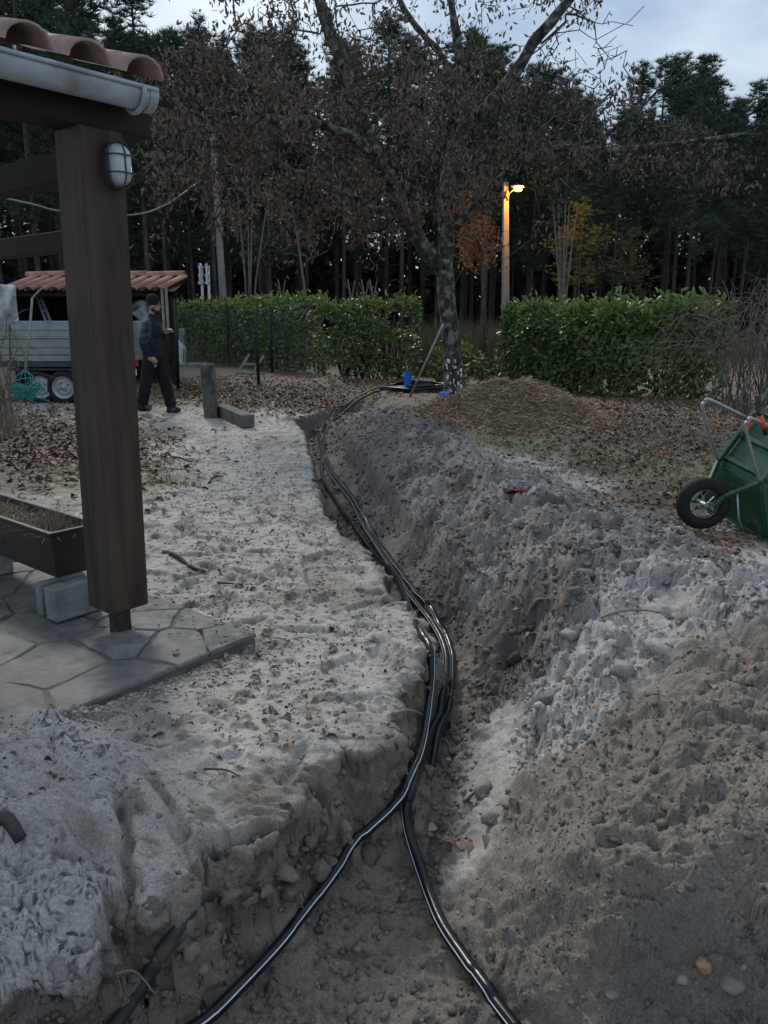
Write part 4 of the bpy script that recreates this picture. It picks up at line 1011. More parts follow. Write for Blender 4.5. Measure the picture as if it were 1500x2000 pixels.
up_ = thing('utility_pole', 'slim grey utility pole rising behind the left hedge', 'utility pole', P(438, 690, LYp))
MB().tube([P(440, 692, LYp), P(437, 600, LYp), P(415, 262, LYp)], [.155, .145, .095], 10).build('shaft', m_cpole, up_, smooth=True)
MB().tube([P(411, 272, LYp - .1), P(424, 272, LYp - .1)], .03, 6).build('crossbar', m_galv, up_)
# ================================================================== VEGETATION
def leaf_mesh(pos, dirs, nrm, ln, wd, fold=.25, droop=.15):
    """leaves as two folded halves with a pointed tip: 6 vertices, 4 triangles-worth each"""
    n = len(pos); d = dirs/np.linalg.norm(dirs, axis=1, keepdims=True)
    s = np.cross(d, nrm); s /= np.linalg.norm(s, axis=1, keepdims=True) + 1e-9; u = np.cross(s, d)
    ln = ln[:, None]; wd = wd[:, None]
    b0 = pos; mid = pos + d*ln*.52 + u*ln*droop*.35; tip = pos + d*ln - u*ln*droop
    l1 = pos + d*ln*.30 - s*wd*.40 + u*wd*fold; l2 = pos + d*ln*.70 - s*wd*.46 + u*wd*(fold-.1)
    r1 = pos + d*ln*.34 + s*wd*.44 + u*wd*fold*.8; r2 = pos + d*ln*.66 + s*wd*.42 + u*wd*(fold-.12)
    V = np.stack([b0, l1, l2, tip, r2, r1, mid], 1).reshape(-1, 3)
    k = np.arange(n)[:, None]*7
    F = np.concatenate([k + np.array([[0, 6, 2, 1]]), k + np.array([[6, 3, 3, 2]]), k + np.array([[0, 5, 4, 6]]), k + np.array([[6, 4, 3, 3]])], 0)
    return V, F
def leaf_obj(name, pos, dirs, nrm, ln, wd, m_, parent, fold=.25, droop=.15, kind='stuff'):
    V, F = leaf_mesh(pos, dirs, nrm, ln, wd, fold, droop)
    q = F[(F[:, 1] != F[:, 2]) & (F[:, 2] != F[:, 3])]; t3 = F[(F[:, 1] == F[:, 2])][:, [0, 1, 3]]; t4 = F[(F[:, 2] == F[:, 3])][:, [0, 1, 2]]
    tri = np.concatenate([q[:, [0, 1, 2]], q[:, [0, 2, 3]], t3, t4], 0)
    return np_mesh(name, V, tri, m_, parent, False, kind)
def grow(trunks, tips, r_tip=.006, r_max=.25, step=.35, seed=1, sag=.0, power=2.3):
    """trunks: list of (points, radii). tips joined one by one to the nearest node: a branching tree"""
    r = np.random.default_rng(seed); nodes = []; par = []; fixed = []
    for pts, rad in trunks:
        prev = None
        base = None
        for p, ra in zip(pts, rad):
            nodes.append(np.array(p)); par.append(prev if prev is not None else -1); fixed.append(ra); prev = len(nodes)-1
    nfix = len(nodes); arr = np.zeros((len(nodes) + len(tips)*14, 3)); arr[:nfix] = nodes; cnt = nfix
    tips = np.array(tips); d0 = np.min(np.linalg.norm(tips[:, None] - arr[None, :nfix], axis=2), axis=1)
    tipnode = []
    for i in np.argsort(d0):
        tpt = tips[i]; dd = arr[:cnt] - tpt; dist = np.linalg.norm(dd, axis=1) + .25*np.maximum(dd[:, 2], 0)
        j = int(np.argmin(dist)); a = arr[j].copy(); v = tpt - a; L_ = np.linalg.norm(v)
        k = max(1, int(L_/step)); k = min(k, 12); jit = r.normal(0, .10*min(L_, 1.0), 3); prev = j
        for s_ in range(1, k+1):
            t_ = s_/k; p = a + v*t_ + jit*math.sin(math.pi*t_) + r.normal(0, .022, 3)*(s_ < k) + np.array([0, 0, (sag*L_*math.sin(math.pi*t_))])
            arr[cnt] = p; par.append(prev); fixed.append(None); prev = cnt; cnt += 1
        tipnode.append(prev)
    rad = np.zeros(cnt)
    w = np.zeros(cnt)
    for i in range(cnt-1, -1, -1):
        if w[i] == 0: w[i] = r_tip**power
        if par[i] >= 0: w[par[i]] += w[i]
    rad = np.minimum(w**(1/power), r_max)
    for i in range(nfix): rad[i] = fixed[i]
    kids = [[] for _ in range(cnt)]
    for i in range(cnt):
        if par[i] >= 0: kids[par[i]].append(i)
    return arr[:cnt], par, rad, kids, nfix
def tree_tubes(arr, par, rad, kids, nfix, n_big=9, n_small=4, thr=.03):
    mb = MB(); done = set(); starts = [i for i in range(len(par)) if par[i] == -1]
    stack_ = [(None, s_) for s_ in starts]
    while stack_:
        p0, s_ = stack_.pop(); path = ([p0] if p0 is not None else []) + [s_]; cur = s_
        while kids[cur]:
            ks = sorted(kids[cur], key=lambda i: (-(i < nfix), -rad[i]))
            if cur < nfix and ks[0] >= nfix:
                for k in ks: stack_.append((cur, k))
                break
            for k in ks[1:]: stack_.append((cur, k))
            cur = ks[0]; path.append(cur)
        if len(path) > 1:
            rr = [rad[i] for i in path]
            if p0 is not None: rr[0] = min(rr[0], rr[1]*1.25)
            mb.tube([arr[i] for i in path], rr, n_big if max(rr) > thr else n_small, True)
    return mb

m_bark = mat('lichened_oak_bark', (.014,.012,.010), (.085,.080,.070), 11, .95, 1.0, 18, (1, 1, .35), c3=(.18,.195,.17), scale3=9, lo3=.50, hi3=.62, bdist=.05)
m_twig = mat('oak_twig', (.035,.029,.024), (.10,.092,.080), 6, .9)
m_oakleaf = mat('dead_oak_leaf', (.1,.06,.04), island=[(.055,.040,.033), (.13,.092,.072), (.085,.060,.048), (.20,.145,.112), (.105,.073,.058)], rough=.75, trans=.15)
def lim(px): return [P(*q) for q in px]
OY = G(890, 775).y
oak = thing('oak_tree', 'lichen-covered oak still hung with brown dead leaves', 'tree', G(890, 775))
LIMBS = [ (lim([(891, 790, OY), (889, 770, OY), (886, 720, OY), (880, 650, OY), (872, 580, OY), (868, 528, OY)]), [.27, .22, .185, .165, .15, .165]),
 (lim([(873, 560, OY), (866, 528, OY), (834, 492, OY-.1), (804, 445, OY-.25), (778, 395, OY-.4), (752, 335, OY-.6), (700, 278, OY-.9), (630, 245, OY-1.3), (540, 232, OY-1.7), (440, 215, OY-2.1)]), [.15, .16, .145, .13, .12, .105, .09, .07, .05, .03]),
 (lim([(752, 335, OY-.6), (716, 250, OY-.5), (680, 150, OY-.4), (640, 50, OY-.4), (612, -60, OY-.4), (600, -200, OY-.4)]), [.10, .09, .10, .10, .09, .06]),
 (lim([(868, 528, OY), (872, 470, OY+.1), (868, 400, OY+.15), (880, 312, OY+.2), (906, 250, OY+.1), (908, 180, OY), (895, 90, OY-.1), (880, -20, OY-.2), (872, -180, OY-.2)]), [.14, .125, .115, .11, .105, .085, .075, .06, .04]),
 (lim([(906, 250, OY+.1), (955, 205, OY-.2), (1000, 150, OY-.4), (1052, 70, OY-.6), (1110, 0, OY-.8), (1180, -90, OY-1.0)]), [.10, .10, .095, .085, .075, .05]),
 (lim([(872, 470, OY+.1), (930, 400, OY-.3), (1000, 330, OY-.6), (1085, 290, OY-.9), (1180, 292, OY-1.1), (1290, 285, OY-1.3), (1420, 265, OY-1.6), (1490, 262, OY-1.8)]), [.08, .07, .06, .05, .045, .04, .025, .012]),
 (lim([(1085, 290, OY-.9), (1170, 270, OY-1.0), (1260, 200, OY-1.1), (1340, 130, OY-1.2)]), [.04, .032, .022, .012]),
 (lim([(908, 180, OY), (850, 95, OY+.3), (790, 20, OY+.5), (740, -100, OY+.6)]), [.07, .06, .05, .03]),
 (lim([(804, 445, OY-.25), (720, 400, OY-.8), (620, 350, OY-1.3), (500, 300, OY-1.8)]), [.06, .05, .04, .02]) ]
tips = []; leafy = []
def cloud(n, u0, v0, su, sv, y0, sy, leaf=1.0, seed=0, clump=7):
    r = np.random.default_rng(seed); k = 0
    while k < n:
        cu, cv, cy = u0 + su*np.clip(r.normal(), -1.7, 1.7), v0 + sv*np.clip(r.normal(), -1.7, 1.7), y0 + sy*np.clip(r.normal(), -1.7, 1.7); lf_ = leaf if r.random() < leaf else 0
        if cv < 150 and r.random() < .3: k += clump; continue
        pc_ = P(cu, min(cv, 490), cy); ax_ = r.normal(0, 1, 3); ax_ /= np.linalg.norm(ax_)
        for _ in range(min(clump, n-k)):
            k += 1; o_ = ax_*r.normal(0, .34) + r.normal(0, .13, 3); p_ = pc_ + Vector(o_)
            u = 750 + 1500*p_.x/(p_.y*CP - (p_.z-CAMZ)*SP); v = 1000 - 1500*(p_.y*SP + (p_.z-CAMZ)*CP)/(p_.y*CP - (p_.z-CAMZ)*SP)
            if (abs(u-1004) < 34 and 335 < v < 640) or (800 < u < 905 and 430 < v) or v > 520 or (u > 1290 and v < 240): continue
            tips.append(tuple(p_)); leafy.append(lf_)
cloud(150, 420, 160, 75, 90, OY-2.0, .7, 1, 1); cloud(130, 400, 320, 55, 60, OY-2.0, .6, .9, 2); cloud(160, 560, 230, 95, 110, OY-1.5, .9, 1, 3)
cloud(150, 690, 250, 95, 110, OY-.9, 1.0, 1, 4); cloud(150, 800, 200, 95, 120, OY-.3, 1.2, 1, 5); cloud(90, 820, 400, 70, 50, OY-.3, .8, .95, 6)
cloud(120, 920, 150, 80, 110, OY, 1.2, .9, 7); cloud(70, 960, 350, 60, 60, OY-.4, .8, .9, 8); cloud(90, 1060, 160, 80, 90, OY-.6, 1.0, .65, 9)
cloud(70, 1080, 330, 60, 50, OY-.9, .6, .75, 10); cloud(90, 1240, 170, 75, 90, OY-1.1, .7, .35, 11); cloud(30, 1400, 300, 60, 40, OY-1.5, .5, .7, 12)
cloud(70, 620, 40, 130, 60, OY-.6, 1.2, .9, 13); cloud(60, 880, -40, 140, 60, OY-.3, 1.2, .7, 14); cloud(60, 500, -100, 120, 90, OY-1, 1.2, 1, 15); cloud(40, 1100, -60, 90, 60, OY-.6, .8, .5, 16)
cloud(50, 600, 390, 90, 35, OY-1.0, .7, .8, 17); cloud(30, 700, 430, 60, 25, OY-.6, .6, .8, 18); cloud(20, 360, 60, 30, 60, OY-2.2, .5, 1, 19)
cloud(110, 620, 120, 170, 110, OY-1, 1.0, 0, 25, 5); cloud(110, 900, 120, 150, 120, OY-.3, 1.0, 0, 26, 5); cloud(200, 1180, 160, 90, 90, OY-1, .8, 0, 27, 9)
arr, par, rad, kids, nfix = grow(LIMBS, tips, .0056, .10, .33, 3)
trunk_mb = MB(); trunk_mb.tube(spline(LIMBS[0][0], 5), list(np.interp(np.linspace(0, 5, 26), range(6), LIMBS[0][1])), 16)
# roughen the trunk
trunk_mb.V = [tuple(Vector(v) + Vector((mnoise.noise(Vector(v)*5), mnoise.noise(Vector(v)*5 + Vector((9, 0, 0))), 0))*.03) for v in trunk_mb.V]
trunk_mb.build('trunk', m_bark, oak, smooth=True)
lmb = MB()
for pts, rd in LIMBS[1:]:
    q = spline(pts, 5); lmb = MB(); lmb.tube(q, list(np.interp(np.linspace(0, len(pts)-1, len(q)), range(len(pts)), rd)), 10)
    lmb.V = [tuple(Vector(v) + Vector((mnoise.noise(Vector(v)*4), mnoise.noise(Vector(v)*4 + Vector((9, 0, 0))), mnoise.noise(Vector(v)*4 + Vector((0, 7, 0)))))*.035) for v in lmb.V]
    lmb.build('limb', m_bark, oak, smooth=True)
kk = [list(k) for k in kids]
for i in range(nfix): kk[i] = [j for j in kk[i] if j >= nfix]
tw_ = tree_tubes(arr, [(-1 if i < nfix else p) for i, p in enumerate(par)], rad, kk, nfix)
o = tw_.build('twigs', m_twig, oak, smooth=True); o['kind'] = 'stuff'
tips_a = np.array(tips); lf = np.array(leafy); tl_a = tips_a[lf > 0]
r = np.random.default_rng(8); NLP = 12
base = np.repeat(tl_a, NLP, 0); off = r.normal(0, 1, base.shape)*np.array([.11, .11, .12]); pos = base + off
dirs = r.normal(0, .55, pos.shape) + np.array([0, 0, -.85]); nrm = r.normal(0, 1, pos.shape)
leaf_obj('foliage', pos, dirs, nrm, r.uniform(.06, .125, len(pos)), r.uniform(.026, .05, len(pos)), m_oakleaf, oak, .3, .2)
# white flecks painted low on the trunk
m_fleck = mat('white_fleck', (.6,.6,.57), (.68,.68,.65), 20, .8)
fr = random.Random(4); mb = MB()
for k in range(34):
    v = fr.uniform(700, 776); cu = 889 - (775-v)*.06; u = cu + fr.uniform(-17, 14); ce = P(u, v, OY); ang = (u-cu)/19
    ce.y = OY - .235*math.cos(min(1.3, abs(ang)))
    s_ = fr.uniform(.012, .035); mb.ell(ce, (s_*.8, .012, s_*1.4), 7, 4)
mb.build('white_flecks', m_fleck, oak, smooth=True)['kind'] = 'stuff'

# ---------------- young oaks with rusty leaves behind the gap
m_rust = mat('rusty_leaf', (.2,.08,.04), island=[(.13,.055,.028), (.22,.095,.045), (.30,.14,.065), (.17,.07,.035)], rough=.75, trans=.2)
def small_tree(name, label, base, trunks, clouds, leaf_m, n_leaf, seed, lsz=(.07, .12), rt=.004, group=None, twm=None, rmax=.03):
    global tips, leafy
    tips = []; leafy = []
    for c_ in clouds: cloud(*c_)
    root = thing(name, label, 'tree', base, group)
    a, p, rd, kd, nf_ = grow(trunks, tips, rt, rmax, .3, seed)
    mb = MB()
    for pts, rr in trunks: mb.tube(pts, rr, 7)
    mb.build('trunk', twm or m_twig, root, smooth=True)
    k2 = [list(k) for k in kd]
    for i in range(nf_): k2[i] = [j for j in k2[i] if j >= nf_]
    o = tree_tubes(a, [(-1 if i < nf_ else q) for i, q in enumerate(p)], rd, k2, nf_, 5, 3).build('branches', twm or m_twig, root, smooth=True); o['kind'] = 'stuff'
    if n_leaf:
        r = np.random.default_rng(seed); tp_ = np.repeat(np.array(tips), n_leaf, 0); pos = tp_ + r.normal(0, .13, tp_.shape)
        leaf_obj('foliage', pos, r.normal(0, .6, pos.shape) + np.array([0, 0, -.7]), r.normal(0, 1, pos.shape), r.uniform(lsz[0], lsz[1], len(pos)), r.uniform(.035, .06, len(pos)), leaf_m, root, .3, .2)
    return root
small_tree('oak_sapling', 'slender sapling with rusty brown leaves right of the oak trunk', P(945, 700, 19.5),
           [(lim([(948, 700, 19.5), (945, 600, 19.5), (938, 500, 19.5), (930, 420, 19.5)]), [.04, .035, .025, .012])],
           [(22, 932, 420, 14, 35, 19.5, .3, 1, 41), (26, 938, 490, 15, 30, 19.5, .3, 1, 42), (22, 945, 545, 16, 18, 19.5, .3, 1, 43)], m_rust, 16, 44)
small_tree('oak_sapling', 'low rusty-leaved bush just left of the oak trunk', P(850, 680, 19),
           [(lim([(852, 690, 19), (850, 620, 19)]), [.03, .015])], [(16, 853, 588, 16, 12, 19, .3, 1, 45), (12, 905, 600, 12, 12, 19, .3, 1, 46)], m_rust, 14, 47)

# ---------------- bare saplings behind the hedge
m_pale = mat('pale_bark', (.10,.09,.075), (.17,.155,.13), 8, .9)
def bare(u, vb, vt, Y, spread, n, label, seed, stems=3, group='bare saplings behind the hedge'):
    r = random.Random(seed); tr_l = []; cl = []
    for s_ in range(stems):
        du = r.uniform(-1, 1)*spread*.5
        tr_l.append((lim([(u + du*.1, vb, Y), (u + du*.35, vb + (vt-vb)*.35, Y + r.uniform(-.3, .3)), (u + du*.8, vb + (vt-vb)*.7, Y), (u + du*1.3, vt, Y)]), [.045, .035, .022, .008]))
    cl = [(n, u, vt + (vb-vt)*.28, spread*.45, (vb-vt)*.2, Y, .7, 0, seed)]
    return small_tree('bare_sapling', label, P(u, vb, Y), tr_l, cl, None, 0, seed, rt=.005, group=group, twm=m_pale)
bare(487, 660, 330, 29, 80, 55, 'tall bare multi-stemmed sapling right of the slim utility pole', 101, 4)
bare(605, 660, 400, 25, 80, 40, 'tall thin bare sapling above the middle of the left hedge', 102, 2)
bare(1098, 660, 400, 25, 50, 40, 'tall bare multi-stemmed sapling right of the street lamp', 103, 5)
for i, (u, lab) in enumerate(((549, 'short bare sapling sticking up left of the others over the hedge'), (685, 'pale forked stump sapling above the middle hedge, leftmost of three'), (712, 'pale forked stump sapling above the middle hedge, middle of three'), (728, 'pale forked stump sapling above the middle hedge, rightmost of three'))):
    r = random.Random(200+i); root = thing('cut_sapling', lab, 'sapling', P(u, 640, 25), 'cut saplings above the hedge'); mb = MB()
    mb.tube([P(u, 700, 25), P(u + 1, 585, 25), P(u - 6, 545, 25)], [.04, .034, .016], 6); mb.tube([P(u + 1, 588, 25), P(u + 8, 548, 25)], [.028, .013], 6); mb.tube([P(u - 2, 570, 25), P(u - 12, 552, 25)], [.017, .009], 5)
    mb.build('stem', m_pale, root, smooth=True)

# ---------------- hedges
m_laurel = mat('laurel_leaf', (.04,.09,.03), island=[(.034,.070,.020), (.072,.14,.033), (.10,.185,.042), (.05,.10,.026), (.145,.23,.055), (.12,.10,.04), (.04,.085,.024)], rough=.38, spec=.5, trans=.12)
m_laurel_b = mat('laurel_leaf_yellowish', (.06,.11,.03), island=[(.06,.10,.025), (.11,.17,.04), (.16,.23,.05), (.08,.13,.035), (.21,.29,.065)], rough=.42, spec=.45, trans=.15)
def hedge(label, pts, h, depth, n, lsz, m_, seed, gaps=0, stems=24, top_y=None):
    """pts: footprint centre line (Vectors) from left to right"""
    r = np.random.default_rng(seed); root = thing('hedge', label, 'hedge', pts[0], 'laurel hedges at the back of the garden')
    L_ = [0]; 
    for a, b_ in zip(pts[:-1], pts[1:]): L_.append(L_[-1] + (b_-a).length)
    T = L_[-1]; s = r.uniform(0, T, n)
    X = np.interp(s, L_, [p.x for p in pts]); Y = np.interp(s, L_, [p.y for p in pts]); Z0 = np.interp(s, L_, [p.z for p in pts])
    H = h + .26*fbm(s, s*0+seed, .8, 4, seed)
    zz = r.uniform(0, 1, n)**.75*H
    kind = r.random(n); d = np.where(kind < .62, -1 + np.abs(r.normal(0, .16, n)), r.uniform(-1, 1, n)); zz = np.where(kind > .86, H - np.abs(r.normal(0, .06, n)), zz); zz = np.where(kind > .965, H + np.abs(r.normal(0, .10, n)), zz)
    bulge = depth*(.78 + .5*fbm(s, zz, .7, 3, seed+3) + .12*np.sin(s*2.1)); round_ = np.sqrt(np.clip(1 - np.clip((zz/H - .72)/.28, 0, 1)**2*.55, 0, 1))*np.clip(.72 + zz/H*.6, 0, 1)
    e0 = np.minimum(s, T-s); endr = np.clip(e0/.25, .25, 1)
    tx = (pts[-1]-pts[0]).normalized(); nx_, ny_ = -tx.y, tx.x
    if ny_ < 0: nx_, ny_ = -nx_, -ny_
    dd = d*bulge*round_*endr
    pos = np.c_[X + nx_*dd, Y + ny_*dd, Z0 + zz]
    keep = np.ones(n, bool)
    if gaps: keep = fbm(s, zz, .55, 3, seed+9) > -.22*gaps
    pos = pos[keep]; zz = zz[keep]; H = H[keep]; n = len(pos)
    dirs = np.c_[r.normal(0, .7, n), r.normal(-.35, .5, n), r.normal(.15, .6, n)]; up = np.c_[r.normal(0, .5, n), r.normal(-.75, .4, n), r.normal(.65, .4, n)]
    topm = zz > H - .16
    for msk, mm, nm in ((~topm, m_, 'foliage'), (topm, m_laurel_b, 'top_growth')):
        k = int(msk.sum()); leaf_obj(nm, pos[msk], dirs[msk] + (np.array([0, 0, .6]) if nm != 'foliage' else 0), up[msk], r.uniform(lsz*.75, lsz*1.25, k), r.uniform(lsz*.36, lsz*.52, k), mm, root, .22, .12)
    mb = MB(); rr = random.Random(seed)
    for k in range(stems):
        s_ = rr.uniform(.1, T-.1); p = Vector((np.interp(s_, L_, [p.x for p in pts]), np.interp(s_, L_, [p.y for p in pts]), np.interp(s_, L_, [p.z for p in pts])))
        for j in range(3):
            e = p + Vector((rr.uniform(-.45, .45), rr.uniform(-depth*.8, depth*.3), h*rr.uniform(.6, .95))); mb.tube([p, p.lerp(e, .5) + Vector((rr.uniform(-.1, .1), 0, .05)), e], [.02, .014, .006], 5)
    mb.build('stems', m_twig, root, smooth=True)['kind'] = 'stuff'
    return root
def gp(u, v, dy=0): q = G(u, v); return Vector((q.x, q.y + dy, q.z))
hy = 19.6
def hp_(u, Y): q = P(u, 700, Y); return Vector((q.x, Y, .12))
hedge('long dark laurel hedge behind the wire fence', [hp_(338, 28.5), hp_(450, 25.6), hp_(535, 22.6), hp_(630, 20.4)], 1.86, .6, 9500, .15, m_laurel, 11, 0)
hedge('leggy laurel hedge between the wire fence and the oak', [hp_(622, 19.0), hp_(720, 18.9), hp_(818, 18.6)], 1.74, .55, 3600, .13, m_laurel, 12, 1)
hedge('dense glossy laurel hedge right of the oak', [hp_(1005, 17.6), hp_(1090, 15.9), hp_(1200, 14.7), hp_(1330, 14.2), hp_(1420, 14.0)], 1.58, .75, 10500, .145, m_laurel, 13, 0, 30)
hedge('low young laurel plants around the foot of the oak', [hp_(838, 17.2), hp_(900, 17.4), hp_(985, 17.6)], .85, .35, 700, .12, m_laurel_b, 14, 1, 8)
# tall dry weeds in the gap
m_weed = mat('pale_weeds', (.1,.1,.06), island=[(.09,.085,.05), (.13,.12,.075), (.07,.08,.04), (.16,.14,.09), (.05,.07,.03)], rough=.9)
def wf(r): q = P(r.uniform(800, 1010), 700, r.uniform(19.5, 23)); return (q.x, q.y, .12)
v_, f_ = blades(4200, wf, .7, 1.55, .014, .35, 3, 9); o = np_mesh('tall_weeds', v_, f_, m_weed); tag(o, 'tall pale weeds filling the gap between the hedges', 'weeds', None, 'stuff')
def wf2(r): u = r.uniform(-100, 1600); Y = r.uniform(23, 34); q = P(u, 700, Y); return (q.x, q.y, .1)
v_, f_ = blades(6500, wf2, .4, 1.3, .02, .5, 2, 10); o = np_mesh('rough_grass', v_, f_, m_weed); tag(o, 'rough dry grass along the edge of the wood', 'grass', None, 'stuff')

# ---------------- bare arching bush at right
m_briar = mat('grey_briar', (.085,.072,.06), (.17,.148,.125), 9, .85)
def briar(label, base, R_, Hh, n, seed, rad0, front):
    r = random.Random(seed); root = thing('bare_bush', label, 'bush', base); mb = MB()
    for k in range(n):
        an = r.uniform(0, 6.28); st = base + Vector((r.uniform(-.55, .55)*R_*.6, r.uniform(-.4, .4), -.05)); rr = R_*r.uniform(.35, 1.05); hh = Hh*r.uniform(.45, 1.0)
        dx, dy = math.cos(an)*rr, math.sin(an)*rr*front
        pts = [st, st + Vector((dx*.25, dy*.25, hh*.75)), st + Vector((dx*.62, dy*.62, hh*r.uniform(.8, 1))), st + Vector((dx, dy, hh*r.uniform(.25, .85)))]
        pts = [p + Vector((r.gauss(0, .06), r.gauss(0, .06), r.gauss(0, .05))) for p in pts]; q = spline(pts, 4)
        r0 = rad0*r.uniform(.5, 1.2); mb.tube(q, list(np.linspace(r0, r0*.3, len(q))), 4, False)
        for j in range(r.randint(4, 8)):
            i_ = r.randint(3, len(q)-1); p = q[i_]; e = p + Vector((r.gauss(0, .28), r.gauss(0, .22), r.gauss(.05, .22))); mb.tube([p, p.lerp(e, .5) + Vector((0, 0, .05)), e], [r0*.45, r0*.35, r0*.2], 3, False)
    mb.build('branches', m_briar, root, smooth=True); return root
bb_ = hp_(1515, 11.2); briar('tangled bare grey bush at the right edge before the hedge', bb_, 1.75, 2.05, 92, 31, .012, .8)
bl_ = hp_(20, 10.4); briar('thin bare shrub in front of the trailer at left', Vector((P(-15, 700, 10.4).x, 10.4, .08)), .75, 1.75, 15, 35, .014, .5)
def lg_(r): q = G(r.normal(5, 18), r.normal(838, 14)); return (q.x, q.y, float(gz(q.x, q.y)))
v_, f_ = blades(500, lg_, .15, .42, .008, .6, 3, 17); o = np_mesh('dry_grass_clump', v_, f_, m_dry); tag(o, 'brown dry grass clump at the left edge before the trailer', 'grass', None, 'stuff')

# ---------------- the pine wood
m_ptrunk = mat('pine_bark', (.034,.030,.028), (.075,.064,.056), 4, .95, .6, 10, (1, 1, .3), bdist=.03)
m_needle = mat('pine_needles', (.02,.04,.02), island=[(.022,.044,.032), (.036,.070,.046), (.050,.088,.054), (.028,.055,.038)], rough=.7)
m_lamplit = mat('lamplit_pine_needles', (.08,.1,.04), island=[(.06,.075,.026), (.10,.115,.040), (.13,.14,.05), (.08,.09,.032)], rough=.7)  # needle colour lightened to carry the street lamp's glow
def pine_variant(seed, H=17., crown0=.52, R_=2.1, tufts=7, young=False):  # the last flag picks the needles lightened for lamplight
    r = np.random.default_rng(seed); root = thing('pine_tree', '', 'tree', (0, 0, 0))
    bx, by = r.normal(0, .25, 2); tr_p = [(0, 0, -.3), (bx*.3, by*.3, H*.3), (bx*.7, by*.7, H*.6), (bx, by, H*.85), (bx*1.1, by*1.1, H)]
    mbt = MB(); mbt.tube(spline(tr_p, 3), list(np.interp(np.linspace(0, 1, 13), [0, .6, 1], [.125, .085, .015])), 8)
    for k in range(10):                                      # dead stubs under the crown
        z_ = H*r.uniform(.15, crown0); an = r.uniform(0, 6.28); l_ = r.uniform(.4, 1.3); mbt.tube([(bx*z_/H, by*z_/H, z_), (bx*z_/H + l_*math.cos(an), by*z_/H + l_*math.sin(an), z_ + r.uniform(-.15, .2))], [.018, .006], 3, False)
    Vs = []; c_ = []
    nw = 15
    for w_ in range(nw):
        t_ = w_/(nw-1); z_ = H*min(.985, crown0 + (1-crown0)*t_*.97 + r.normal(0, .012)); rr = R_*(1 - t_**1.5*.88)*(.45 + .55*min(1, t_*3.2 + .15)); nb_ = 5
        for b_ in range(nb_):
            z_ = min(H*.985, z_ + r.normal(0, .03)*H); an = r.uniform(0, 6.28); l_ = rr*r.uniform(.45, 1.25); e = np.array([bx + l_*math.cos(an), by + l_*math.sin(an), z_ + l_*r.uniform(.05, .45)]); s_ = np.array([bx*z_/H, by*z_/H, z_])
            mbt.tube([s_, (s_+e)/2 + np.array([0, 0, -.05*l_]), e], [.03, .02, .008], 3, False)
            for q in range(tufts):
                f = r.uniform(.35, 1.05); c_.append(s_ + (e-s_)*f + r.normal(0, .26, 3))
    c_ = np.array(c_); n = len(c_); K_ = 20
    cc_ = np.repeat(c_, K_, 0); d = r.normal(0, 1, cc_.shape); d[:, 2] = np.abs(d[:, 2])*.8 + .15; d /= np.linalg.norm(d, axis=1, keepdims=True)
    s_ = np.cross(d, r.normal(0, 1, d.shape)); s_ /= np.linalg.norm(s_, axis=1, keepdims=True); l_ = r.uniform(.22, .46, (len(cc_), 1))
    V = np.stack([cc_ - s_*.02, cc_ + s_*.02, cc_ + d*l_ + s_*.008], 1).reshape(-1, 3); F = np.arange(len(V)).reshape(-1, 3)
    mbt.build('trunk', m_ptrunk, root, smooth=True); o = np_mesh('crown', V, F, m_lamplit if young else m_needle, root); o['kind'] = 'stuff'
    return root
variants = [pine_variant(300+i, 17, c0, R_, 7) for i, (c0, R_) in enumerate(((.42, 2.1), (.50, 2.0), (.36, 2.4), (.55, 1.8), (.32, 2.3), (.46, 2.2)))]
def topy(u): return float(np.interp(u, [-300, 0, 190, 235, 300, 420, 600, 760, 900, 1000, 1090, 1140, 1190, 1215, 1260, 1350, 1400, 1440, 1500, 1800], [-150, -120, -60, 50, 80, 55, 35, 60, 75, 120, 180, 230, 250, 165, 105, 115, 185, 155, 170, 100]))
pr_ = random.Random(77); placed = []; used_v = set(); specs = []
specs += [(-11.2, 30.5, 17.5), (-13.6, 31.5, 17.8), (-15.8, 33, 18.5), (-12.4, 34.5, 18.3), (-17.8, 31.5, 18), (-9.9, 33.5, 14.5), (-14.6, 36.5, 19), (-19.5, 34, 18.5)]
tries = 0
while len(specs) < 296 and tries < 20000:
    tries += 1
    Y = 36 + 62*pr_.random()**1.15; X = pr_.uniform(-1, 1)*(.56*Y + 4)
    if all((X-a)**2 + (Y-b_)**2 > 1.5**2 for a, b_, _ in specs):
        u = 750 + 1500*X/(Y*.97); vt = topy(u) + pr_.gauss(8, 22) + (pr_.random() < .3)*pr_.uniform(20, 90)
        H = P(u, vt, Y).z; H = min(max(H, 8), 21 + pr_.uniform(-2, 2)); specs.append((X, Y, H))
for i, (X, Y, H) in enumerate(specs):
    k = pr_.randrange(6); src = variants[k]
    if k not in used_v: o = src; used_v.add(k)
    else: o = copy_tree(src)
    o.location = (X, Y, .05); s_ = H/17; o.scale = (s_*pr_.uniform(.85, 1.2), s_*pr_.uniform(.85, 1.2), s_); o.rotation_euler = (0, 0, pr_.uniform(0, 6.28))
    if i < 8: tag(o, 'tall near pine towering above the tiled porch roof at upper left', 'tree', 'tall pines at upper left')
    else:
        u_ = 750 + 1500*X/(Y*.97); k_ = int(u_ > 420) + int(u_ > 870) + int(u_ > 1010)
        wh_ = ('behind the shed and trailer at left', 'behind the hedges left of the oak trunk', 'between the oak trunk and the street lamp', 'behind the right hedge, right of the street lamp')[k_]
        tag(o, ('tall dark pine ' if Y > 52 else 'tall dark pine in the front rows ') + ('deep in the wood ' if Y > 52 else '') + wh_, 'tree', ('far pines ' if Y > 52 else 'near pines ') + wh_)
    o.name = 'pine_tree'
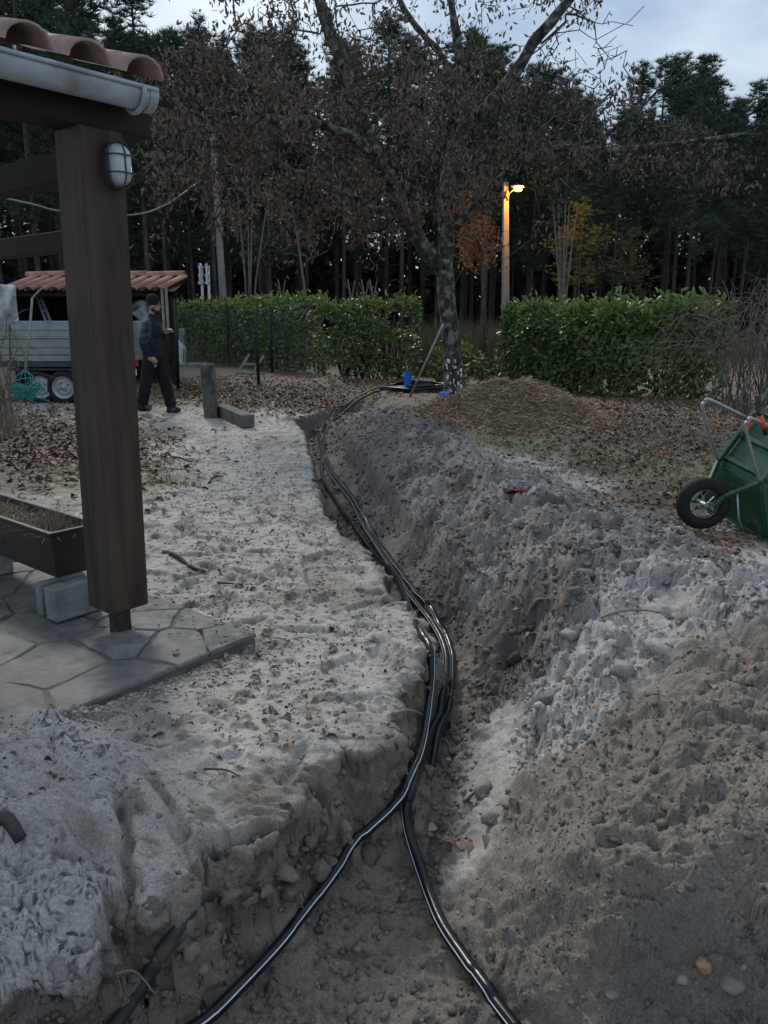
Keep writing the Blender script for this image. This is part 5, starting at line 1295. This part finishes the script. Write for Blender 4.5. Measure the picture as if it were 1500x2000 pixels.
for i, (X, Y, H, lab) in enumerate(((P(1135, 500, 30.3).x, 30.3, 5.7, 'small pine beside the street lamp, its crown lit orange'), (P(1238, 500, 32).x, 32, 4.9, 'small pine right of the street lamp, faintly lit orange'))):
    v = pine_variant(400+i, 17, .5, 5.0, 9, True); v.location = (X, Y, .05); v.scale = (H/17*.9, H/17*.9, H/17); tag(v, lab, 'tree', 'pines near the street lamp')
# undergrowth and far trees that close the view between the trunks
r = np.random.default_rng(55); n = 27000
Yb = r.uniform(60, 105, n); Xb = r.uniform(-1, 1, n)*(.6*Yb + 6); hmx = 8.0 + 6*fbm(Xb, Yb, 7, 3, 66); Zb = r.uniform(0, 1, n)**1.25*hmx
leaf_obj('undergrowth', np.c_[Xb, Yb, Zb], r.normal(0, 1, (n, 3)), r.normal(0, 1, (n, 3)), r.uniform(.8, 1.4, n), r.uniform(.45, .8, n), mat('dark_undergrowth', (.02,.02,.015), island=[(.016,.018,.013), (.03,.028,.02), (.022,.024,.018)], rough=.95), None)
tag(bpy.data.objects['undergrowth'], 'dark undergrowth and far trees deep in the pine wood', 'undergrowth', None, 'stuff')
# ================================================================== PERSON
def remesh(mb, name, m_, parent, voxel, smooth=6):
    me = bpy.data.meshes.new('tmp'); o0 = ORG[parent.name]
    me.from_pydata([(v[0]-o0[0], v[1]-o0[1], v[2]-o0[2]) for v in mb.V], [], mb.F); ob = bpy.data.objects.new('tmp', me); C.objects.link(ob)
    md = ob.modifiers.new('r', 'REMESH'); md.mode = 'VOXEL'; md.voxel_size = voxel
    if smooth: ms_ = ob.modifiers.new('s', 'SMOOTH'); ms_.factor = .5; ms_.iterations = smooth
    dg = bpy.context.evaluated_depsgraph_get(); me2 = bpy.data.meshes.new_from_object(ob.evaluated_get(dg)); bpy.data.objects.remove(ob)
    me2.name = name; me2.materials.clear(); return link(name, me2, m_, parent, True)
PY = G(330, 806).y
def pj(u, v, dy=0): return P(u, v, PY + dy)
m_jacket = mat('navy_jacket', (.008,.011,.018), (.016,.021,.032), 14, .85, .4, 30)
m_trouser = mat('black_trousers', (.006,.006,.007), (.012,.012,.014), 14, .9, .4, 30)
m_boot = mat('dark_rubber_boot', (.010,.009,.008), (.022,.019,.017), 10, .55, .2, 30, c3=(.10,.09,.08), scale3=12, lo3=.56, hi3=.7)
m_skin = mat('skin', (.30,.17,.12), (.36,.21,.15), 12, .55)
m_beard = mat('dark_beard', (.018,.013,.010), (.03,.022,.018), 40, .9, .6, 80)
m_knit = mat('black_knit', (.007,.007,.008), (.013,.013,.015), 50, .95, .6, 90)
person = thing('person', 'person in dark jacket and beanie walking right past the trailer', 'person', pj(315, 808))
# body: head, neck, arms to hands, legs: one skin surface
b = MB()
b.ell(pj(300, 594), (.088, .072, .115), 14, 10); b.ell(pj(304, 604), (.065, .058, .06), 10, 8); b.tube([pj(310.5, 594), pj(312.5, 600), pj(310.5, 602)], [.010, .016, .012], 8)
for dy in (-.072, .072): b.ell(pj(297.5, 597, dy), (.022, .012, .033), 8, 6)
b.tube([pj(299, 606), pj(297, 630)], [.055, .065], 10)
b.tube([pj(296, 628), pj(296, 660), pj(297, 700)], [.11, .12, .12], 12)
arms = {'near': [(287, 631, -.17), (281, 668, -.24), (290, 697, -.22)], 'far': [(303, 631, .17), (306, 662, .24), (322, 650, .16)]}
for k, a in arms.items(): b.tube([pj(*q) for q in a], [.045, .04, .03], 8)
hips = [[(294, 697, -.08), (285, 746, -.11), (278, 790, -.1)], [(303, 697, .08), (322, 748, .1), (334, 793, .1)]]
for l_ in hips: b.tube([pj(*q) for q in l_], [.08, .06, .045], 8)
def hand(c, d, up, closed):
    d = d.normalized(); s_ = d.cross(up).normalized(); n_ = s_.cross(d)
    b.tube([c - d*.02, c + d*.035, c + d*.075], [.028, .034, .030], 8)
    for i, (o_, L_) in enumerate(((-.026, .060), (-.009, .070), (.008, .066), (.024, .050))):
        p0 = c + d*.07 + s_*o_; k = 1 if closed or i > 0 else .15
        p1 = p0 + d*L_*.5 - n_*L_*.25*k; p2 = p1 + d*L_*.3*(1 - .9*k) - n_*L_*.55*k; p3 = p2 - d*L_*.3*k + d*L_*.3*(1-k) - n_*L_*.2*k
        b.tube([p0, p1, p2, p3], [.0105, .010, .009, .008], 7)
    t0 = c + d*.02 - s_*.03; b.tube([t0, t0 + d*.035 - s_*.02 - n_*.015, t0 + d*.065 - s_*.012 - n_*.03], [.013, .011, .009], 7)
hand(pj(292, 700, -.22), Vector((.8, -.05, -.45)), Vector((.2, -.9, .3)), False)
hand(pj(323, 649, .15), Vector((.75, -.15, .5)), Vector((-.4, -.2, .9)), True)
remesh(b, 'body', m_skin, person, .0065, 3)
j = MB()
def rt(mb, pts, rd, n=12): q = spline(pts, 4); mb.tube(q, list(np.interp(np.linspace(0, len(rd)-1, len(q)), range(len(rd)), rd)), n)
j.ell(pj(296, 646), (.165, .20, .20), 14, 10); j.ell(pj(294, 632), (.13, .21, .10), 14, 8); j.ell(pj(297, 672), (.155, .185, .20), 14, 10); j.ell(pj(298, 692), (.155, .185, .10), 14, 8)
j.tube([pj(298, 626), pj(300, 613)], [.10, .078], 12)
for k, a in arms.items(): rt(j, [pj(*q) for q in a], [.088, .072, .052])
jo = remesh(j, 'jacket', m_jacket, person, .012, 5)
for v in jo.data.vertices: v.co += v.normal*(.010*mnoise.noise(Vector((v.co.x*9, v.co.y*9, v.co.z*5))))
t_ = MB(); t_.ell(pj(298.5, 696), (.14, .165, .10), 14, 8)
for l_ in hips: rt(t_, [pj(*q) for q in l_], [.112, .09, .085])
to = remesh(t_, 'trousers', m_trouser, person, .012, 5)
for v in to.data.vertices: v.co += v.normal*(.009*mnoise.noise(Vector((v.co.x*11, v.co.y*11, v.co.z*8))))
for (an, he, toe, dy, lab) in (((278, 786), (273, 802), (299, 804.5), -.1, 'rear'), ((334, 789), (330, 807), (356, 808.5), .1, 'front')):
    m_ = MB(); rt(m_, [pj(an[0], an[1]-14, dy), pj(*an, dy), pj(he[0]+4, he[1]-4, dy)], [.076, .07, .066]); m_.ell(pj(he[0]+2, he[1]-4, dy), (.06, .05, .045), 10, 6)
    rt(m_, [pj(he[0]+4, he[1]-5, dy), pj((he[0]+toe[0])/2 + 2, he[1]-6, dy), pj(toe[0]-4, toe[1]-5, dy)], [.06, .056, .043])
    bt = remesh(m_, 'boot', m_boot, person, .01, 3)
    s_ = MB(); s_.beam(pj(he[0]-2, he[1]-1, dy), pj(toe[0], toe[1]-1, dy), .10, .025); s_.build('sole', m_rubber, bt, bevel=.008)
bn = MB(); bn.ell(pj(297.5, 588), (.100, .092, .105), 16, 10); bn.ell(pj(298, 593), (.103, .094, .05), 16, 8); bn.ell(pj(294, 578), (.05, .05, .03), 10, 6)
remesh(bn, 'beanie', m_knit, person, .009, 2)
bd = MB(); bd.ell(pj(304.5, 609), (.062, .060, .045), 12, 8); bd.ell(pj(300.5, 605), (.055, .073, .04), 12, 8); remesh(bd, 'beard', m_beard, person, .008, 2)
for dy in (-.032, .032): MB().ell(pj(310.3, 595.5, dy), (.008, .012, .007), 8, 6).build('eye', m_beard, person, smooth=True)
ph = MB(); ph.beam(pj(300, 709, -.235), pj(305, 717, -.235), .04, .012, (0, 1, 0)); o = ph.build('phone', m_metal_dark, bevel=.003); tag(o, 'small dark phone held low in the right hand of the person', 'phone')
o = MB().tube([pj(302, 716.5, -.25), pj(305.5, 713.5, -.25)], .006, 7).build('cigarette', m_plate, smooth=True); tag(o, 'tiny white cigarette by the lowered hand of the person', 'cigarette')
# breath / cigarette smoke drifting behind the shoulders
sm_ = bpy.data.materials.new('smoke_volume'); sm_.use_nodes = True; t = sm_.node_tree; t.nodes.remove(t.nodes['Principled BSDF'])
pv = t.nodes.new('ShaderNodeVolumePrincipled'); pv.inputs['Color'].default_value = (.70, .84, .95, 1); pv.inputs['Anisotropy'].default_value = .2
n_ = t.nodes.new('ShaderNodeTexNoise'); n_.inputs['Scale'].default_value = 5.5; n_.inputs['Detail'].default_value = 4; n_.inputs['Distortion'].default_value = 1.2
tcn = t.nodes.new('ShaderNodeTexCoord'); mr_ = t.nodes.new('ShaderNodeMapRange'); mr_.inputs['From Min'].default_value = .40; mr_.inputs['From Max'].default_value = .75; mr_.inputs['To Max'].default_value = 3.2
t.links.new(tcn.outputs['Object'], n_.inputs['Vector']); t.links.new(n_.outputs['Fac'], mr_.inputs['Value']); t.links.new(mr_.outputs['Result'], pv.inputs['Density']); t.links.new(pv.outputs['Volume'], t.nodes['Material Output'].inputs['Volume'])
s_ = MB(); s_.ell(pj(276, 604, -.12), (.16, .15, .14), 14, 10); s_.ell(pj(281, 640, -.30), (.12, .10, .26), 14, 10)
sm_o = thing('smoke', 'thin bluish smoke drifting behind the shoulders of the person', 'smoke', pj(280, 620, -.2)); sm_o['kind'] = 'stuff'
remesh(s_, 'wisp', sm_, sm_o, .03, 6)['kind'] = 'stuff'
# ================================================================== SCATTER ON THE GROUND
def px_sample(r, n, u0, u1, v0, v1):
    u = r.uniform(u0, u1, n); v = r.uniform(v0, v1, n); x = np.zeros(n); y = np.zeros(n)
    for i in range(n):
        g = G(u[i], v[i]); x[i], y[i] = g.x, g.y
    return x, y
m_litter = mat('fallen_leaf', (.1,.07,.05), island=[(.06,.04,.028), (.14,.095,.065), (.22,.155,.11), (.10,.065,.045), (.30,.22,.16), (.17,.11,.08)], rough=.8)
def litter(name, label, areas, seed, lift=.004, lsz=(.06, .12), m_lit=None):
    r = np.random.default_rng(seed); X = []; Y = []
    for (n, u, v, su, sv) in areas:
        k = 0
        while k < n:
            uu = r.normal(u, su, 200); vv = r.normal(v, sv, 200)
            for a, b_ in zip(uu, vv):
                if b_ < 735 or k >= n: continue
                g = G(a, b_); X.append(g.x); Y.append(g.y); k += 1
    X = np.array(X); Y = np.array(Y); s_ = np.array([float(f) for f in seg_dist(X, Y, RIM)])
    pin_ = ((X-PC.x)*A1.x + (Y-PC.y)*A1.y < .02) & ((X-PC.x)*B1.x + (Y-PC.y)*B1.y > -.02)
    Z = gz(X, Y) + lift + r.uniform(0, .015, len(X)); Z = np.where(pin_, .06, Z)
    pos = np.c_[X, Y, Z]; n = len(pos); an = r.uniform(0, 6.28, n)
    dirs = np.c_[np.cos(an), np.sin(an), r.normal(.08, .22, n)]; nrm = np.c_[r.normal(0, .35, n), r.normal(0, .35, n), np.ones(n)]
    o = leaf_obj(name, pos, dirs, nrm, r.uniform(lsz[0], lsz[1], n), r.uniform(lsz[0]*.55, lsz[1]*.6, n), m_lit or m_litter, None, .35, .3); tag(o, label, 'leaves', None, 'stuff')
litter('leaf_litter', 'brown fallen leaves strewn over the lawn right of the spoil heap', [(2600, 1250, 800, 130, 25), (1300, 1300, 860, 130, 35), (350, 1330, 950, 110, 35), (900, 960, 790, 90, 25), (350, 1100, 870, 100, 25), (120, 1400, 1050, 80, 40)], 61, .004, (.045, .095))
litter('leaf_litter', 'brown fallen leaves between the fence and the trench', [(1700, 520, 770, 80, 18), (900, 620, 785, 40, 14), (600, 400, 760, 50, 14), (900, 720, 752, 60, 10), (250, 340, 770, 30, 15)], 62)
litter('leaf_litter', 'dark fallen leaves on the ground at left behind the planter', [(2000, 80, 860, 80, 42), (550, 230, 870, 60, 36), (100, 330, 920, 50, 36)], 63)
litter('scattered_leaves', 'few brown leaves scattered over the trampled sand', [(110, 500, 1000, 140, 110), (45, 560, 1300, 130, 110), (60, 1150, 1150, 150, 100), (25, 1000, 1450, 250, 60)], 64, .006, (.03, .07))
litter('dark_flakes', 'small dark leaf and bark scraps trodden into the pale sand', [(900, 480, 930, 120, 60), (900, 520, 1080, 140, 90), (420, 560, 1330, 140, 110), (90, 120, 1560, 80, 90)], 65, .001, (.010, .03), mat('dark_scrap', (.05,.04,.03), island=[(.03,.024,.019), (.07,.056,.045), (.045,.035,.028), (.12,.10,.085)], rough=.9))
# crumbs and clods of soil on heap, walls and trench floor
ico = bmesh.new(); bmesh.ops.create_icosphere(ico, subdivisions=1, radius=1); iv = np.array([v.co[:] for v in ico.verts]); ifc = np.array([[v.index for v in f.verts] for f in ico.faces]); ico.free()
def clods(name, label, X, Y, sz, m_, seed, sink=.3, parent=None, flat=.75, cat='clods'):
    r = np.random.default_rng(seed); n = len(X); nv = len(iv)
    Z = gz(X, Y); sc = sz[:, None, None]*r.uniform(.65, 1.25, (n, nv, 1)); ax = np.stack([r.uniform(.7, 1.3, n), r.uniform(.7, 1.3, n), r.uniform(flat*.8, flat*1.2, n)], 1)[:, None, :]
    ca, sa = np.cos(r.uniform(0, 6.28, n)), np.sin(r.uniform(0, 6.28, n)); v = iv[None]*ax*sc
    vx = v[:, :, 0]*ca[:, None] - v[:, :, 1]*sa[:, None]; vy = v[:, :, 0]*sa[:, None] + v[:, :, 1]*ca[:, None]
    V = np.stack([vx + X[:, None], vy + Y[:, None], v[:, :, 2] + (Z + sz*(flat - sink*1.6))[:, None]], 2).reshape(-1, 3)
    F = (ifc[None] + (np.arange(n)*nv)[:, None, None]).reshape(-1, 3)
    o = np_mesh(name, V, F, m_, parent, False, 'stuff')
    if parent is None: tag(o, label, cat, None, 'stuff')
    # crumbs take the colour of the soil they lie on
    if m_ is gm:
        rr = np.interp(Y, rows, np.arange(NR)); cc_ = np.interp(X/wid(Y), cols, np.arange(NC)); id_ = np.clip(np.rint(rr).astype(int), 0, NR-1)*NC + np.clip(np.rint(cc_).astype(int), 0, NC-1)
        cv = np.repeat(col[id_]*r.uniform(.55, 1.15, (n, 1)), nv, 0); c4 = np.ones((len(cv), 4), np.float32); c4[:, :3] = cv
        o.data.color_attributes.new('soil', 'FLOAT_COLOR', 'POINT').data.foreach_set('color', c4.ravel())
    return o
def pick(r, n, wfun):
    out_x = []; out_y = []
    # sample grid vertices so that crumbs follow the view's share of the ground
    wv = wfun; idx = r.choice(len(wv), n, p=wv/wv.sum()); return x[idx] + r.normal(0, .006, n), y[idx] + r.normal(0, .006, n)
inview = ((np.abs(x) < .56*y + .3) & (y > 1.1) & (y < 12)).astype(float)
r = np.random.default_rng(71); ki = keys.index
wh = inview*(zw[:, ki('H')]*1.0 + zw[:, ki('P')]*.7 + zw[:, ki('W')]*.9)*(sd < .02)
X, Y = pick(r, 7500, wh); clods('soil_crumbs', 'loose grey soil crumbs covering the spoil heap', X, Y, .004 + .0016*Y*r.uniform(.5, 1.3, len(X)) + .010*r.random(len(X))**6, gm, 72)
wb_ = inview*(zw[:, ki('B')] + zw[:, ki('D')]*.8)*(sd < 0)
X, Y = pick(r, 3600, wb_); clods('soil_crumbs', 'coarse brown sand crumbs on the mound at lower right', X, Y, .0028 + .004*r.random(len(X))**2 + .012*r.random(len(X))**14, gm, 73)
wt_ = inview*(cut*1.2 + zw[:, ki('T')]*(sd < 0)*.5)
X, Y = pick(r, 3000, wt_); clods('soil_crumbs', 'fallen soil crumbs along the trench floor', X, Y, .004 + .012*r.random(len(X))**3, gm, 74)
ws_ = inview*zw[:, ki('S')]*(sd > .0) + inview*zw[:, ki('P')]*(sd > 0)*1.5
X, Y = pick(r, 4200, ws_); clods('soil_crumbs', 'small sand lumps on the trampled plateau left of the trench', X, Y, .0025 + .0009*Y + .008*r.random(len(X))**5, gm, 75, .45)
# broken blocks of crust fallen from the left bank
ico = bmesh.new(); bmesh.ops.create_icosphere(ico, subdivisions=2, radius=1); iv_b, if_b = iv, ifc
iv = np.array([v.co[:] for v in ico.verts]); ifc = np.array([[v.index for v in f.verts] for f in ico.faces]); ico.free(); iv = iv*(1 + .28*pn(iv[:, 0]*1.7 + 3*iv[:, 2], iv[:, 1]*1.7, 5))[:, None]; iv = np.sign(iv)*np.abs(iv)**.8
bx_ = []; by_ = []
for u, v, n_, su, sv in ((520, 1740, 9, 60, 22), (650, 1680, 8, 50, 20), (700, 1610, 4, 20, 12), (340, 1820, 8, 50, 30), (170, 1900, 7, 60, 25), (1020, 1320, 7, 30, 30), (940, 1560, 5, 40, 25), (1250, 1230, 8, 90, 40), (1100, 1080, 9, 90, 50)):
    for _ in range(n_): g = on(r.normal(u, su), min(1990, r.normal(v, sv))); bx_.append(g.x); by_.append(g.y)
bx_ = np.array(bx_); by_ = np.array(by_); clods('soil_blocks', 'larger broken soil blocks lying in the trench and on the heap', bx_, by_, r.uniform(.012, .040, len(bx_)), gm, 78, .35, flat=.8); iv, ifc = iv_b, if_b
# gravel along the patio edge
m_gravel = mat('pale_gravel', (.2,.2,.2), island=[(.20,.18,.16), (.34,.32,.29), (.14,.12,.10), (.50,.48,.45), (.26,.22,.18)], rough=.7)
n = 1500; a_ = r.uniform(-1.6, .12, n); b_ = -np.abs(r.normal(0, .075, n)) - .012
X = PC.x + A1.x*a_ + B1.x*b_; Y = PC.y + A1.y*a_ + B1.y*b_; clods('gravel', 'fine gravel along the edge of the flagstone patio', X, Y, r.uniform(.003, .009, n), m_gravel, 76, .4, cat='gravel')
g0 = on(1440, 1030); n = 220; X = g0.x + r.normal(0, .22, n); Y = g0.y + r.normal(.02, .12, n); clods('pebbles', 'rounded pebbles lying under the tipped wheelbarrow', X, Y, r.uniform(.010, .026, n), m_gravel, 77, .35, cat='pebbles')
# cobbles showing in the cut mound
m_cob = {k: mat('cobble_' + k, c1, c2, 20, .6, .2, 60) for k, c1, c2 in (('ochre', (.26,.17,.10), (.32,.21,.13)), ('grey', (.13,.125,.115), (.19,.185,.17)), ('pale', (.19,.185,.175), (.26,.255,.24)))}
def stone(u, v, s_, k, lab, flat=.7, seed=1):
    p = on(u, v); bm = bmesh.new(); bmesh.ops.create_icosphere(bm, subdivisions=3, radius=s_)
    for vv in bm.verts:
        nn = mnoise.noise(vv.co/s_*1.1 + Vector((seed*3.1, 0, 0))); vv.co = vv.co*(1 + .32*nn); vv.co.z *= flat; vv.co.x *= 1.25
    me = bpy.data.meshes.new('cobble'); bm.to_mesh(me); bm.free(); o = link('cobble', me, m_cob[k], None, True, p + Vector((0, 0, -s_*.3))); o.rotation_euler = (.2, .1, seed); tag(o, lab, 'stone', 'loose stones in the soil')
stone(1376, 1880, .020, 'ochre', 'ochre rounded stone in the brown mound at lower right', .9, 1)
stone(1418, 1872, .016, 'grey', 'small grey stone just right of the ochre stone', .8, 2); stone(1447, 1886, .013, 'pale', 'small pale stone rightmost of the stones in the mound', .8, 3)
stone(1432, 1915, .028, 'grey', 'largest flat grey stone below the ochre stone', .55, 4); stone(1165, 1382, .024, 'ochre', 'brown stone on the pale crusted heap', .9, 5)
stone(1334, 1912, .012, 'pale', 'tiny pale stone left of the flat grey stone', .8, 6); stone(1195, 1938, .016, 'pale', 'pale stone low in the mound near the bottom edge', .6, 7)
stone(1050, 1300, .02, 'grey', 'grey lump at the dark hollow of the heap', .7, 8)
# twigs, roots and a bark flake
m_root = mat('root_bark', (.035,.028,.022), (.09,.075,.06), 12, .9, .5, 40); m_ropale = mat('pale_stick', (.16,.135,.10), (.24,.20,.15), 12, .85)
def twig(px, r0, lab, name='twig', m_=None, lift=.006, r1=None):
    pts = [on(u, v, lift + (q[0] if q else 0)) for u, v, *q in px]; q = spline(pts, 6) if len(pts) > 2 else pts
    o = MB().tube(q, list(np.linspace(r0, r1 or r0*.5, len(q))), 7).build(name, m_ or m_root, smooth=True); tag(o, lab, 'stick' if name != 'root' else 'root', 'sticks and roots on the soil')
twig([(336, 893), (352, 899, .02), (372, 902), (392, 898)], .012, 'dark curved twig on the sand, farthest from the patio')
twig([(408, 945), (420, 936, .02), (436, 931)], .013, 'short dark forked twig on the sand behind the patio')
twig([(320, 1080), (345, 1090, .01), (372, 1108), (400, 1118)], .016, 'grey root surfacing in the sand beside the porch post', 'root')
twig([(425, 1140), (455, 1143, .004), (500, 1144)], .006, 'thin dark twig lying flat on the middle of the sand')
twig([(1135, 1232), (1185, 1212, .02), (1240, 1202, .02), (1290, 1198)], .007, 'long pale root lying across the heap', 'root', m_ropale)
twig([(1038, 1190), (1050, 1184, .03), (1070, 1180, .02)], .012, 'pale bark flake sticking out of the heap', 'twig', m_ropale)
twig([(868, 1225), (885, 1212), (895, 1195, .02)], .008, 'short dark twig at the foot of the heap beside the pipe')
twig([(0, 1608), (18, 1625, .02), (42, 1650)], .02, 'thick dark stick end at the left edge', 'twig', m_metal_dark, .015, .016)
twig([(225, 1915), (260, 1915, .01), (285, 1940, .02), (300, 1950)], .004, 'thin pale root crossing the old duct at lower left', 'root', m_ropale, .02)
twig([(905, 1570), (935, 1552, .015), (960, 1542)], .006, 'short dark root end in the trench bench', 'root')
twig([(768, 1420, .05), (795, 1412, .05), (825, 1424, .06), (832, 1432, .02)], .009, 'pale curved root sticking out of the trench wall', 'root', m_ropale)
twig([(1260, 985), (1300, 990, .01), (1330, 988)], .006, 'thin twig on the lawn in front of the wheelbarrow tyre')
twig([(620, 1600, .0), (640, 1640, .03), (600, 1690)], .004, 'fine root hanging on the cut wall', 'root')
twig([(400, 1505), (440, 1512, .01), (470, 1520)], .004, 'fine dark twig on the sand near the crack')
twig([(300, 1195), (320, 1205, .01), (345, 1206)], .006, 'dark twig at the patio edge behind the post')
# red rag in the hollow
p = on(1012, 962); mb = MB(); rr = random.Random(9); V = []
for i in range(6):
    for k in range(6): V.append(p + Vector((-.09 + .035*i, -.05 + .022*k, -.005 + .04*rr.random())))
mb.add(V, [(i*6+k, (i+1)*6+k, (i+1)*6+k+1, i*6+k+1) for i in range(5) for k in range(5)]); o = mb.build('red_rag', mat('red_cloth', (.05,.008,.008), (.09,.012,.012), 20, .8), smooth=True)
o.modifiers.new('s', 'SOLIDIFY').thickness = .004; tag(o, 'crumpled dark red rag in the hollow of the heap', 'rag')
# ---- pile of dry straw and leaves
sc_ = G(985, 850); mc = on(985, 825); m_straw = mat('straw', (.2,.13,.07), island=[(.15,.105,.068), (.26,.18,.118), (.36,.26,.17), (.46,.35,.24), (.21,.14,.09)], rough=.85)
SXc, SYc = G(992, 812).x, G(992, 822).y
strp = thing('straw_pile', 'low brown heap of straw and dead needles beside the oak', 'straw pile', (SXc, SYc, .1))
def mound_h(X, Y): 
    a = (X-SXc)/1.12; b_ = (Y-SYc)/.85; d2 = a*a + b_*b_; return .52*np.exp(-(d2*1.3)**1.5)*(1 + .18*fbm(X, Y, .5, 3, 88)) - .03
gx_, gy_ = np.meshgrid(np.linspace(-2.1, 2.1, 60), np.linspace(-1.8, 1.8, 50)); X = SXc + gx_.ravel(); Y = SYc + gy_.ravel(); Z = np.array(gz(X, Y)) + mound_h(X, Y) + .012*fbm(X, Y, .1, 2, 89)
I2 = np.arange(3000).reshape(50, 60); F = np.stack([I2[:-1, :-1], I2[:-1, 1:], I2[1:, 1:], I2[1:, :-1]], -1).reshape(-1, 4)
np_mesh('mound', np.c_[X, Y, Z], F, mat('straw_bed', (.12,.083,.054), (.22,.155,.10), 25, .95, .9, 50, bdist=.03), strp, True)
r = np.random.default_rng(91); n = 9000; an = r.uniform(0, 6.28, n); rr_ = np.sqrt(r.random(n))*1.45; X = SXc + rr_*np.cos(an)*1.15; Y = SYc + rr_*np.sin(an)*.9; Z = np.array(gz(X, Y)) + np.maximum(mound_h(X, Y), 0) + r.uniform(0, .03, n)
a2 = r.uniform(0, 6.28, n); d = np.c_[np.cos(a2), np.sin(a2), r.normal(-.1, .35, n)]; d /= np.linalg.norm(d, axis=1, keepdims=True); L_ = r.uniform(.06, .20, (n, 1)); s_ = np.cross(d, r.normal(0, 1, (n, 3))); s_ /= np.linalg.norm(s_, axis=1, keepdims=True); s_ *= r.uniform(.003, .007, (n, 1))
pc_ = np.c_[X, Y, Z]; V = np.stack([pc_ - d*L_/2 - s_, pc_ - d*L_/2 + s_, pc_ + d*L_/2 + s_ + np.array([0, 0, -.01]), pc_ + d*L_/2 - s_ + np.array([0, 0, -.01])], 1).reshape(-1, 3)
np_mesh('straw', V, np.arange(4*n).reshape(-1, 4), m_straw, strp, kind='stuff')
# ---- sparse lawn grass
m_grass = mat('winter_grass', (.08,.1,.04), island=[(.05,.065,.022), (.085,.105,.035), (.12,.13,.055), (.14,.125,.07)], rough=.8)
def garea(lst, seed):
    rr = np.random.default_rng(seed)
    def f(r):
        c_ = lst[rr.integers(len(lst))]; g = G(r.normal(c_[0], c_[2]), max(740, r.normal(c_[1], c_[3]))); return (g.x, g.y, float(gz(g.x, g.y)) - .003)
    return f
v_, f_ = blades(3600, garea([(1180, 880, 70, 16), (1280, 905, 70, 18), (1000, 868, 60, 10), (1350, 930, 60, 20), (1150, 910, 80, 16)], 5), .02, .06, .006, .8, 2, 18); o = np_mesh('lawn_grass', v_, f_, m_grass); tag(o, 'sparse winter grass on the lawn behind the spoil heap', 'grass', None, 'stuff')
v_, f_ = blades(1800, garea([(440, 775, 25, 6), (465, 788, 25, 6)], 6), .02, .055, .008, .8, 2, 19); o = np_mesh('lawn_grass', v_, f_, m_grass); tag(o, 'small mossy green grass patch behind the timber beam', 'grass', None, 'stuff')
v_, f_ = blades(700, garea([(320, 905, 25, 8), (320, 940, 25, 8), (1000, 970, 20, 6)], 7), .02, .08, .005, 1.2, 2, 20); o = np_mesh('dry_grass_tufts', v_, f_, m_dry); tag(o, 'dry grass tufts poking out of the trampled sand', 'grass', None, 'stuff')
